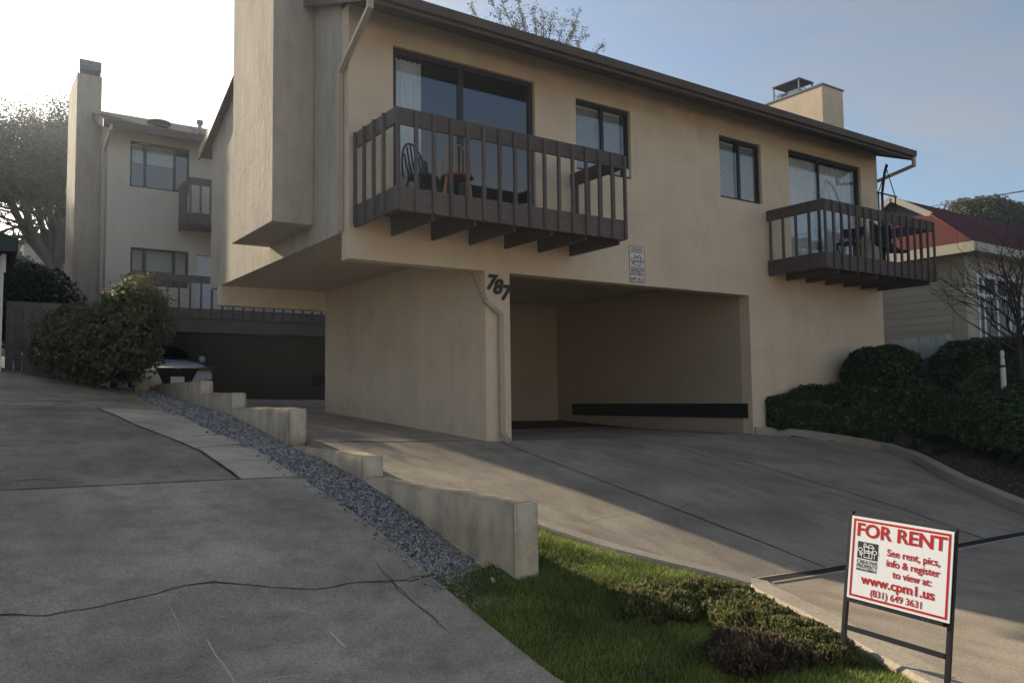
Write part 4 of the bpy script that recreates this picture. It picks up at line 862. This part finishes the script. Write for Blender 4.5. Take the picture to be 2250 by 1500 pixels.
poly_hedge('low_hedge','low flat clipped hedge along the kerb by the carport corner',[(12.55,9.70),(13.35,9.38),(13.82,8.75),(14.3,8.15),(15.6,7.75),(16.5,8.4),(16.3,9.70)],
    lambda x,y:-.17+.16*min(1,max(0,(x-12.5)/1.3))+.10*max(0,(y-8.3)),lambda x,y:ZBED(x,min(y,9.7)),30000,.042,LEAFH)
poly_hedge('tall_hedge','broad rounded hedge below the windows of the red roofed house',[(17.5,9.0),(17.9,8.3),(19.2,7.5),(20.8,6.6),(22.6,7.4),(22.2,8.9),(19.5,9.6),(18.0,9.5)],
    lambda x,y:.62+.42*min(1,max(0,(x-17.5)/1.2))+.03*(x-17.5),lambda x,y:ZBED(x,min(y,9.7))-.1,34000,.048,LEAFH,bumpy=.09)
# ground cover
gp=[(15.5,7.9),(14.3,7.9),(13.95,7.2),(13.3,6.4),(12.7,5.5),(12.2,4.5),(11.7,3.0),(14,2.0),(22,3),(22,7.2),(18,8.3),(16.6,8.2)]
n=90000; x=rng.uniform(11.5,22,n*2); y=rng.uniform(1.5,8.7,n*2); k=inpoly(gp,x,y)&(rng.random(n*2)<np.clip(1.25-(x-12)/14,.25,1)); x,y=x[k][:n],y[k][:n]
def gh(a,b_):
    e=min(1,max(0,(a-kr(b_)-.4)/1.2)); return ZBED(a,b_)+.06+e*(.50+.22*noise.noise(Vector((a*1.1,b_*1.1,5))))+.06*noise.noise(Vector((a*4,b_*4,1)))*e
pz=np.array([gh(a,b_) for a,b_ in zip(x,y)]); pts=np.stack([x,y,pz-.06*rng.random(len(x))],1)
stuff(tag(leaves('ground_cover',pts,.042,LEAFH,np.tile([-.35,-.25,1.],(len(x),1)),.5,1.1),'dark mounded ground cover spreading over the bank','ground cover'))
V=[];Fc=[];nu,nv=60,50
for j in range(nv):
    for i in range(nu): a=11.5+10.5*i/(nu-1); b_=1.5+7.2*j/(nv-1); V.append((a,b_,gh(a,b_)-.10))
for j in range(nv-1):
    for i in range(nu-1): Fc.append((j*nu+i,j*nu+i+1,(j+1)*nu+i+1,(j+1)*nu+i))
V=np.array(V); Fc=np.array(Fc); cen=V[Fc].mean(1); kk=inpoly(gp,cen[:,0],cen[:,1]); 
stuff(tag(link('ground_cover',npmesh('ground_cover',V,Fc[kk],CORE,True)),'dark core layer standing in for shade under the ground cover on the bank','ground cover'))
# strap leaved plants and grass tufts along the low hedge foot
for k,(px,py) in enumerate(((1722,930),(1852,968),(1905,975),(1950,985),(2010,1000),(2060,1010))):
    a,b_=[(12.75,9.55),(13.62,9.0),(13.8,8.65),(13.95,8.2),(13.75,7.55),(13.45,7.0)][k]; z=ZBED(a,b_)
    n=70; p=np.stack([a+rng.normal(size=n).clip(-1.5,1.5)*.05,b_+rng.normal(size=n).clip(-1.5,1.5)*.05,np.full(n,z)],1); co,tri=ribbon(p,np.full((n,1),.16),.012,1.3)
    tag(link('strap_leaf_plant',npmesh('strap_leaf_plant',co-np.array([a,b_,z]),tri,LEAFD),None,(a,b_,z)),'small strap leaved plant at the foot of the hedge by the kerb','plant','strap leaved plants along the kerb')
# heath mounds on the lawn
def sprigs(name,label,c,rad,n,leafm,h,zf):
    d=unit(n); d[:,2]=np.abs(d[:,2]); rad=np.array(rad); 
    r=1+np.array([.30*noise.noise(Vector((c[0]+v[0],c[1]+v[1],v[2]))*4)+.22*noise.noise(Vector((c[0]+v[0],c[1]+v[1],v[2]))*11) for v in d*rad])
    pts=np.array(c)+d*rad*(r*(1-.22*rng.random(n)**1.5))[:,None]
    nr=d/rad; nr/=np.linalg.norm(nr,axis=1,keepdims=True); nr=nr*.8+np.array([0,0,.6])+unit(n)*.45; nr/=np.linalg.norm(nr,axis=1,keepdims=True)
    a=np.cross(nr,unit(n)); a/=np.linalg.norm(a,axis=1,keepdims=True); hh=h*rng.uniform(.5,1.4,n)[:,None]; w_=hh*.16
    co=np.stack([pts-a*w_,pts+a*w_,pts+nr*hh*.6+a*w_*1.3,pts+nr*hh,pts+nr*hh*.6-a*w_*1.3],1).reshape(-1,3); i=np.arange(n)[:,None]*5
    tri=np.concatenate([i+[0,1,2],i+[0,2,4],i+[4,2,3]],0)
    th=thing(name,label,'shrub',(c[0],c[1],zf)); 
    nu,nv=24,8; dd=np.array([[math.cos(2*math.pi*i/nu)*math.sin(math.pi/2*j/nv),math.sin(2*math.pi*i/nu)*math.sin(math.pi/2*j/nv),math.cos(math.pi/2*j/nv)] for j in range(nv+1) for i in range(nu)])
    link('dark_core',npmesh('dark_core',np.array(c)+dd*rad*.72,np.array([(j*nu+i,j*nu+(i+1)%nu,(j+1)*nu+(i+1)%nu,(j+1)*nu+i) for j in range(nv) for i in range(nu)]),CORE2,True),th)
    link('foliage',npmesh('foliage',co,tri,leafm),th); return th
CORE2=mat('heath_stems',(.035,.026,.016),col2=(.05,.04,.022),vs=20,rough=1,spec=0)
def mound(px,py,rx,ry,rz_,n,m,lb):
    p=onZ(px,py,-1.5); z=ZLAWN(p.x,p.y); p=onZ(px,py,z); z=ZLAWN(p.x,p.y); sprigs('heath_shrub',lb,(p.x,p.y,z-.03),(rx,ry,rz_),n,m,.042,z)
mound(1430,1322,.32,.42,.115,15000,HEATH,'low olive heath mound nearest the stepped wall on the lawn')
mound(1555,1332,.32,.44,.15,17000,HEATH,'olive green heath mound in the middle of the lawn along the driveway edge')
mound(1680,1385,.30,.42,.165,17000,HEATH,'tallest olive heath mound just behind the brown one on the lawn')
mound(1775,1432,.22,.30,.13,10000,HEATH,'olive green heath mound beside the for rent sign')
mound(1655,1455,.27,.34,.125,18000,HEATB,'partly dead brown heath mound on the grass side of the green heath')
# trees
def branch(b,p,d,length,r,lv,ends,spread=.5,upb=.15,seg=3,kids=(2,3),shrink=.72,nseg=6):
    pts=[p];rs=[r]; q=Vector(p); dd=Vector(d)
    for s in range(seg):
        dd=(dd+Vector((random.gauss(0,.16),random.gauss(0,.16),random.gauss(0,.12)+upb*.3))).normalized(); q=q+dd*length/seg; pts.append(q.copy()); rs.append(r*(1-.32*(s+1)/seg))
    b.tube(pts,rs,nseg if lv>1 else 4,cap=False)
    if lv==0: ends.append((q.copy(),dd.copy(),pts)); return
    for k in range(random.randint(*kids)):
        u=Vector((random.gauss(0,1),random.gauss(0,1),random.gauss(0,.7))).normalized(); nd=(dd+u*spread+Vector((0,0,upb))).normalized()
        j=random.randint(max(1,seg-1),seg)
        branch(b,pts[j],nd,length*shrink*random.uniform(.75,1.2),rs[j]*random.uniform(.6,.75),lv-1,ends,spread,upb,seg,kids,shrink,nseg)
def clump(ends,n,r,flat=.7):
    P=[]
    for q,dd,_ in ends: P.append(np.array(q)+rng.normal(size=(n,3))*np.array([r,r,r*flat]))
    return np.concatenate(P)
# spreading tree far left
tb=onY(135,655,46); tr_=thing('spreading_tree','large dark spreading tree with bare forking limbs beyond the board fence','tree',(tb.x,tb.y,tb.z-2)); b=B(); ends=[]
def limb(px,py,yy,r0,r1,start,bend):
    e=onY(px,py,yy); s=Vector(start); m1=s.lerp(e,.35)+Vector(bend); m2=s.lerp(e,.7)+Vector(bend)*.7
    pts=[s,m1,m2,e]; P=resample([tuple(v) for v in pts],9); b.tube([Vector(v) for v in P],list(np.linspace(r0,r1,9)),8,cap=False)
    for k in (3,4,5,6,7,8):
        for _ in range(2 if k<7 else 4):
            d=Vector((random.gauss(0,.9),random.gauss(0,.9),random.gauss(.6,.5))).normalized(); branch(b,Vector(P[k]),d,random.uniform(.9,1.5),r1*.75,2,ends,.6,.12)
    return Vector(P[4]),Vector(P[6])
fork=onY(118,585,46); b.tube([tb+Vector((0,0,-2)),tb,tb.lerp(fork,.5)+Vector((-.1,0,0)),fork],[.62,.5,.45,.40],12,cap=False)
limb(20,410,46,.26,.10,fork,(-.5,0,.1)); limb(60,400,44.5,.24,.10,fork,(-.6,0,.3)); limb(95,390,47,.24,.10,fork,(.1,0,.4)); limb(130,400,45,.30,.12,fork,(.3,0,.2)); limb(165,395,47,.2,.09,fork,(.6,0,.2)); limb(-60,420,46,.26,.10,tb.lerp(fork,.4),(-.9,0,-.1)); limb(200,430,46,.2,.09,fork,(.8,0,-.2)); limb(-150,400,46,.2,.1,tb.lerp(fork,.6),(-1.2,0,.3)); limb(60,330,48,.2,.07,fork,(-.2,0,.3)); limb(120,330,46,.2,.07,fork,(.2,0,.3)); limb(-20,340,47,.2,.07,fork,(-.6,0,.3))
b.obj('trunk',BARK,tr_,smooth=True)
P=[clump([e for e in ends if e[0].z>9.7],46,.30)]
cc=onY(40,365,46)
m=5200; d=unit(m); cp=np.array(cc)+d*np.array([6.0,3.6,2.1])*(.35+.65*rng.random(m)**.5)[:,None]; 
kp=[]
for v in cp:
    g=noise.noise(Vector(tuple(v))*.8)
    if g>-.05 and v[2]>cc.z-1.35+.9*noise.noise(Vector(tuple(v))*.5): kp.append(v)
kp=np.array(kp); P.append(np.repeat(kp,14,0)+rng.normal(size=(len(kp)*14,3))*.20)
leaves('crown',np.concatenate(P),.075,LEAFT,None,.6,parent=tr_)
def quick_tree(name,label,base,h,levels,len0,r0,leafm,lsize,nleaf,lr,spread=.5,upb=.2,kids=(2,3),seed=1,bark=BARK,shrink=.74,start_up=(0,0,1)):
    random.seed(seed); th=thing(name,label,'tree',base); b=B(); ends=[]; branch(b,Vector(base),Vector(start_up),len0,r0,levels,ends,spread,upb,3,kids,shrink)
    b.obj('trunk',bark,th,smooth=True)
    if nleaf: leaves('crown',clump(ends,nleaf,lr),lsize,leafm,None,.45,parent=th)
    return ends
# tree whose tips show over the roof
random.seed(3); bt=thing('backyard_tree','sparse leafy tree tips showing above the brown roof edge','tree',(15.2,23,.5)); b=B(); ends=[]
cen=onY(1190,140,23); b.tube([(cen.x,23,.3),(cen.x+.1,23,5),(cen.x,23,cen.z-.8)],[.2,.16,.1],8)
for px,py in ((1085,15),(1105,12),(1140,8),(1125,40),(1175,30),(1195,45),(1210,50),(1235,60),(1268,38),(1262,70),(1280,85),(1318,108),(1150,60),(1048,35)):
    e=onY(px,py,23+random.uniform(-.6,.6)); s=Vector((cen.x+random.uniform(-.3,.3),23,cen.z-.9)); m_=s.lerp(e,.55)+Vector((0,0,-.25)); pts=resample([tuple(s),tuple(m_),tuple(e)],8); b.tube([Vector(v) for v in pts],list(np.linspace(.035,.008,8)),5,cap=False)
    for k in range(4,8):
        for _ in range(3):
            d=(Vector(pts[7])-Vector(pts[4])).normalized()+Vector((random.gauss(0,.5),random.gauss(0,.5),random.gauss(.2,.3))); q=Vector(pts[k])+d.normalized()*random.uniform(.15,.45); b.tube([Vector(pts[k]),q],[.01,.005],4,cap=False); ends.append((q,d,None)); ends.append((Vector(pts[k]).lerp(q,.5),d,None))
b.obj('trunk',TWIG,bt); leaves('crown',clump(ends,9,.07,1.3),.055,LEAFY,None,.35,parent=bt)
# tree on the hill behind the red roof
c=onY(2165,480,22); 
ht=blob('hill_tree','olive green round topped tree behind the red roof','tree',(c.x,22,c.z-.6),(3.6,2.2,1.7),2.2,16000,.11,LEAFY,bump=.22,bs=.7,depth=.4,core=.78,base=(c.x,22,1))
B().tube([(c.x,22,.6),(c.x,22,c.z-1)],[.25,.18],8).obj('trunk',BARK,ht)
# bare shrub tree at the right frame edge
random.seed(12); bt2=thing('bare_tree','leafless twiggy small tree beside the tall hedge','tree',(16.55,7.0,-.3)); b=B(); ends=[]
b.tube([(16.55,7.0,-.4),(16.53,7.0,.4),(16.58,7.02,1.0),(16.55,7.0,1.45)],[.055,.048,.042,.036],8)
for k in range(16):
    a=2.4*k; z0=.65+.06*k; branch(b,Vector((16.55,7.0,z0)),Vector((math.cos(a)*.75-.25,math.sin(a)*.75+.1,.75)).normalized(),random.uniform(.7,1.0),.022,3,ends,.75,.10,3,(2,4),.74,5)
b.obj('trunk',TWIG,bt2,smooth=True)
random.seed(4); ends=quick_tree('bare_bush','leafless wiry bush showing above the pale board fence',(18.0,10.9,.5),2,4,.55,.018,LEAFY,.03,0,.1,spread=.9,upb=.05,kids=(2,4),seed=9,bark=TWIG,shrink=.7)
# bushes by the left driveway
p=onY(295,690,17.2); blob('red_tipped_bush','rounded bush with reddish new leaves beside the parked sedan','shrub',(p.x,17.2,p.z+.05),(.62,.55,.60),2,7000,.05,LEAFR,bump=.4,bs=2.4,depth=.7,core=.45,loose=.35,base=(p.x,17.2,.3))
p=onY(245,770,16.6); blob('driveway_bush','dark sprawling bush spilling onto the top of the left driveway','shrub',(p.x,16.7,p.z+.1),(.85,.7,.62),2.2,9500,.05,LEAFR,bump=.4,bs=2.6,depth=.6,core=.5,loose=.3,base=(p.x,16.7,.2))
p=onY(160,740,17.6); blob('fence_bush','grey green bush growing against the grey board fence','shrub',(p.x+.1,17.7,p.z-.05),(.75,.5,.6),2.2,6500,.05,LEAFR,bump=.4,bs=2.4,depth=.6,core=.5,loose=.35,base=(p.x,17.7,.4))
p=onY(60,640,24); blob('backyard_shrub','dark evergreen shrub behind the grey board fence','shrub',(p.x,24,p.z-.4),(1.5,.8,1.2),2,9000,.06,LEAFT,bump=.2,bs=1.2,depth=.4,core=.7,base=(p.x,24,.6))
for k,(px,yy,rr) in enumerate(((20,60,4),(90,64,3.6),(150,70,4.5))):
    c=onY(px,625,yy); blob('far_tree',['far rounded tree showing between the garage eave and the spreading tree','far low tree showing behind the fork of the spreading tree','far tree beside the tall rear chimney'][k],'tree',(c.x,yy,c.z),(rr,rr*.7,rr*.55),2.1,4500,.22,LEAFT,bump=.2,bs=.4,depth=.4,core=.75,group='far trees on the hill',base=(c.x,yy,c.z-rr*.5))
# ================================================================ small things
# for rent sign: board corners solved from the picture for a 61 x 46 cm board standing on the lawn
TL=Vector((4.391,2.812,-.725)); U=Vector((-.0407,-.6085,-.0143)).normalized(); Dn=Vector((-.0642,.0463,-.4643)); Vn=-(Dn-U*Dn.dot(U)).normalized(); NN=U.cross(Vn).normalized()
if NN.x>0: NN=-NN
SW,SH=.61,.468; SC=TL+U*SW/2-Vn*SH/2
sxf=lambda x,y,z:SC+U*x+Vn*y+NN*z
SG=thing('for_rent_sign','white and red for rent yard sign in a black metal frame','sign',(4.26,2.6,-1.56))
def sbox(x0,x1,y0,y1,z0,z1,name,m,parent=SG,bevel=0): return B().box(x0,x1,y0,y1,z0,z1).xf(lambda p:sxf(*p)).obj(name,m,parent,bevel=bevel)
bd=sbox(-SW/2,SW/2,-SH/2,SH/2,0,.005,'board',WSIGN)
for x,ext in ((-SW/2-.020,.026),(SW/2-.008,.012)):
    sbox(x-.011,x+.011,-.92,SH/2+ext,-.034,-.008,'post',BLK)
sbox(-SW/2,SW/2-.022,SH/2-.012,SH/2+.010,-.030,-.004,'cross_bar',BLK); sbox(-SW/2,SW/2-.022,-SH/2-.024,-SH/2+.003,-.030,-.002,'cross_bar',BLK); sbox(-SW/2,SW/2-.022,-SH/2-.185,-SH/2-.160,-.030,-.006,'cross_bar',BLK)
sbox(-SW/2,SW/2-.03,-SH/2-.020,-SH/2-.006,-.002,.010,'sign_ledge',BLK)
for x in (-.22,-.2,.17,.195): B().lathe((0,0,0),[(.004,0),(.004,.003)],8).xf(lambda p,x=x:sxf(x+p.x,-SH/2-.013+p.y,.010+p.z)).obj('rivet',GALV,SG)
border(sxf,SW-.028,SH-.028,.012,RED,bd,z=.0062)
def sl(txt,x,y,size,width,m,bold=.03): return text_mesh(txt,size,lambda a,b_,c_:sxf(x+a,y+b_,.0066+c_),m,'lettering',bd,bold=bold,depth=.0004,width=width)
sl('FOR RENT',.0,.158,.104,.535,RED,.024)
sl('See rent, pics,',.085,.060,.055,.305,RED,.016); sl('info & register',.085,.004,.055,.31,RED,.016); sl('to view at:',.085,-.052,.055,.225,RED,.016)
sl('www.cpm1.us',.0,-.115,.072,.44,RED,.024); sl('(831) 649 3631',.0,-.180,.052,.305,RED,.008)
b=B(); b.add([sxf(x,y,.0062) for x,y in ((-.255,.0),(-.125,.0),(-.125,.095),(-.255,.095))],[(0,1,2,3)]); b.obj('logo_field',INK,bd)
logo(sxf,-.25,.003,.12,.0042,WSIGN,bd,z=.0070,sy=.70)
sl('CREATIVE',-.19,-.018,.030,.13,INK,.004); sl('PROPERTY',-.19,-.042,.030,.13,INK,.004); sl('MANAGEMENT',-.19,-.062,.020,.13,INK,.004)
# Windsor chairs on the first balcony
OAK=mat('oak',(.34,.20,.10),col2=(.42,.26,.13),vs=8,rough=.5,stretch=(6,6,1)); REDW=mat('red_seat',(.20,.055,.035),rough=.5); GREEN=mat('dark_green_paint',(.015,.028,.025),rough=.5)
def windsor(c,rz_,frame,seatm,label):
    t=thing('windsor_chair',label,'chair',c); cs,sn=math.cos(rz_),math.sin(rz_)
    X=lambda p:Vector((c[0]+cs*p[0]-sn*p[1],c[1]+sn*p[0]+cs*p[1],c[2]+p[2]))   # chair faces +y locally
    b=B().prism([(.21*math.cos(a)*(1+.06*math.cos(2*a)),.20*math.sin(a)) for a in [2*math.pi*k/20 for k in range(20)]],'z',.41,.45).xf(lambda p:X(p)); b.obj('seat',seatm,t,bevel=.008)
    for sx2 in (-1,1):
        for sy2 in (-1,1): B().tube([X((sx2*.14,sy2*.13,.42)),X((sx2*.17,sy2*.16,.22)),X((sx2*.20,sy2*.19,0))],[.014,.019,.012],8).obj('leg',frame,t)
    for sx2 in (-1,1): B().tube([X((sx2*.17,-.16,.18)),X((sx2*.17,.16,.18))],.009,6).obj('stretcher',frame,t)
    B().tube([X((-.17,0,.18)),X((.17,0,.18))],.009,6).obj('stretcher',frame,t)
    arc=[(.20*math.cos(a)*(1.0),-.15-.12*math.sin(a)*.9-.02,.44+.52*math.sin(a)**.8) for a in [math.pi*k/16 for k in range(17)]]
    B().tube([X(p) for p in arc],.014,8).obj('hoop',frame,t)
    for k in range(5):
        u=-.12+.06*k; zt_=.44+.50*math.sqrt(max(0,1-(u*1.25/.2)**2*.9)); yb=-.17-.108*((zt_-.44)/.52)
        b=B(); b.bar(X((u*.85,-.15,.44)),X((u*.98,(-.15+yb)/2-.01,(zt_+.44)/2)),.030,.010,(0,1,0)); b.bar(X((u*.98,(-.15+yb)/2-.01,(zt_+.44)/2)),X((u*1.05,yb,zt_)),.022,.010,(0,1,0)); b.obj('back_slat',frame,t)
windsor((5.50,D-.62,2.505),R_(150),OAK,REDW,'oak Windsor chair with reddish seat on the balcony above the house number')
windsor((5.12,D-.36,2.505),R_(-170),GREEN,GREEN,'dark green Windsor chair behind the oak one on the balcony')
# folding chair and hanging chair on the second balcony
def fold(c,rz_,label):
    t=thing('folding_chair',label,'chair',c); cs,sn=math.cos(rz_),math.sin(rz_); X=lambda p:Vector((c[0]+cs*p[0]-sn*p[1],c[1]+sn*p[0]+cs*p[1],c[2]+p[2]))
    for s in (-.21,.21):
        B().tube([X((s,-.26,.80)),X((s,-.20,.62)),X((s,.05,.42)),X((s,.24,0))],.012,8).obj('front_leg',BLK,t); B().tube([X((s*.9,.10,.43)),X((s*.9,-.22,0))],.012,8).obj('rear_leg',BLK,t)
    B().box(-.19,.19,-.16,.20,.42,.455).xf(lambda p:X(p)).obj('seat',BLK,t,bevel=.01)
    b=B(); n=10
    for k in range(n+1):
        u=-.21+.42*k/n; yy=-.245-.03*math.sin(math.pi*k/n); b.v+=[tuple(X((u,yy+.03,.60))),tuple(X((u,yy-.012,.79)))]
        if k: b.f.append((2*k-2,2*k,2*k+1,2*k-1))
    o=b.obj('backrest',BLK,t); o.modifiers.new('s','SOLIDIFY').thickness=.015
fold((14.62,D-.55,2.505),R_(100),'black folding chair on the balcony nearest the red roofed house')
hc=thing('hanging_chair','black hanging swing chair on a pole stand at the balcony corner','chair',(15.95,D-.6,2.505)); q=Vector((15.98,D-.62,2.505))
ROPE=mat('rope',(.05,.05,.05)); FAB=mat('navy_cushion',(.016,.02,.03),rough=.95,bump=.5,bs=15,bd=.02)
zt_=onY(1946,362,D-.62).z
P=[(q.x+.22,q.y+.25,2.52),(q.x+.22,q.y+.25,3.4),(q.x+.18,q.y+.22,4.2),(q.x+.10,q.y+.10,zt_-.14),(q.x+.02,q.y+.0,zt_),(q.x-.02,q.y-.02,zt_-.05)]
B().tube(P,.028,10).obj('pole',BLK,hc); B().tube([(q.x-.2,q.y+.2,2.52),(q.x+.5,q.y+.3,2.52)],.02,8).obj('base_bar',BLK,hc); B().tube([(q.x+.22,q.y-.25,2.52),(q.x+.22,q.y+.35,2.52)],.02,8).obj('base_bar',BLK,hc)
bz=onY(1950,428,D-.62).z; l,r_=Vector((onY(1930,424,D-.62).x,q.y,bz)),Vector((onY(1967,430,D-.62).x,q.y,bz))
B().tube([l+Vector((-.05,0,0)),r_+Vector((.05,0,0))],.017,8).obj('spreader_bar',ROPE,hc)
B().tube([l,Vector((q.x,q.y,zt_-.08)),r_],.011,6).obj('hanger_rope',ROPE,hc)
for e in (l,r_):
    B().tube([e,e+Vector((0,0,-.45))],[.018,.010],6).obj('rope',ROPE,hc)
    for dx in (-.05,.05): B().tube([e+Vector((0,0,-.42)),e+Vector((dx,-.05 if dx<0 else .1,-.95))],.01,6).obj('rope',ROPE,hc)
b=B(); nu,nv=14,12
for j in range(nv+1):
    for i in range(nu+1):
        a=-.38+.76*i/nu; t=j/nv; z=3.55-.80*t; yy=q.y+.16+.12*math.cos(a*3)-.42*max(0,t-.55)/.45*(1 if t>.55 else 0)
        z=max(z,2.86+.05*abs(a)) if t>.55 else z
        b.v.append((q.x+a*(1-.12*t),yy,z-(.05*math.cos(a*4) if t<.1 else 0)))
for j in range(nv):
    for i in range(nu): b.f.append((j*(nu+1)+i,j*(nu+1)+i+1,(j+1)*(nu+1)+i+1,(j+1)*(nu+1)+i))
o=b.obj('seat_cushion',FAB,hc,smooth=True); o.modifiers.new('s','SOLIDIFY').thickness=.06
# vent pipe in the bank
pp=Vector((16.05,7.1,0)); vp=thing('vent_pipe','short white capped pipe standing in the bank before the tall hedge','pipe',(pp.x,pp.y,-.5)); 
B().lathe((pp.x,pp.y,-.55),[(.046,0),(.046,.98)],14).obj('pipe',PLATE,vp); B().lathe((pp.x,pp.y,.42),[(.054,0),(.054,.045)],14).obj('collar',BLK,vp); B().lathe((pp.x,pp.y,.465),[(.036,0),(.036,.10),(.024,.13),(.034,.15),(.034,.25),(.02,.27)],14).obj('cap',WHITE,vp)
# power lines
def cable(a,c,sag,r,label):
    a,c=Vector(a),Vector(c); pts=[a.lerp(c,t)+Vector((0,0,-sag*4*t*(1-t))) for t in [k/24 for k in range(25)]]
    tag(B().tube(pts,r,5).obj('power_line',BLK,None,base=a),label,'cable')
cable(onY(1900,478,30)*1.0,onY(2260,418,6.5),.0,.012,'black overhead cable rising past the tree above the red roof')
cable(onY(-40,505,60),onY(230,520,60),.1,.02,'thin far cable crossing behind the spreading tree')
# thin haze added to stand in for the glare of the sun
hz=bpy.data.materials.new('haze'); hz.use_nodes=True; t=hz.node_tree; t.nodes.clear(); o_=t.nodes.new('ShaderNodeOutputMaterial'); v_=t.nodes.new('ShaderNodeVolumePrincipled'); v_.inputs['Color'].default_value=(.80,.90,1,1); v_.inputs['Density'].default_value=.0013; v_.inputs['Anisotropy'].default_value=.6; t.links.new(v_.outputs[0],o_.inputs['Volume'])
stuff(tag(B().box(-95,95,-60,120,-9,26).obj('haze',hz),'thin pale haze added over the whole street to stand in for sun glare','haze'))
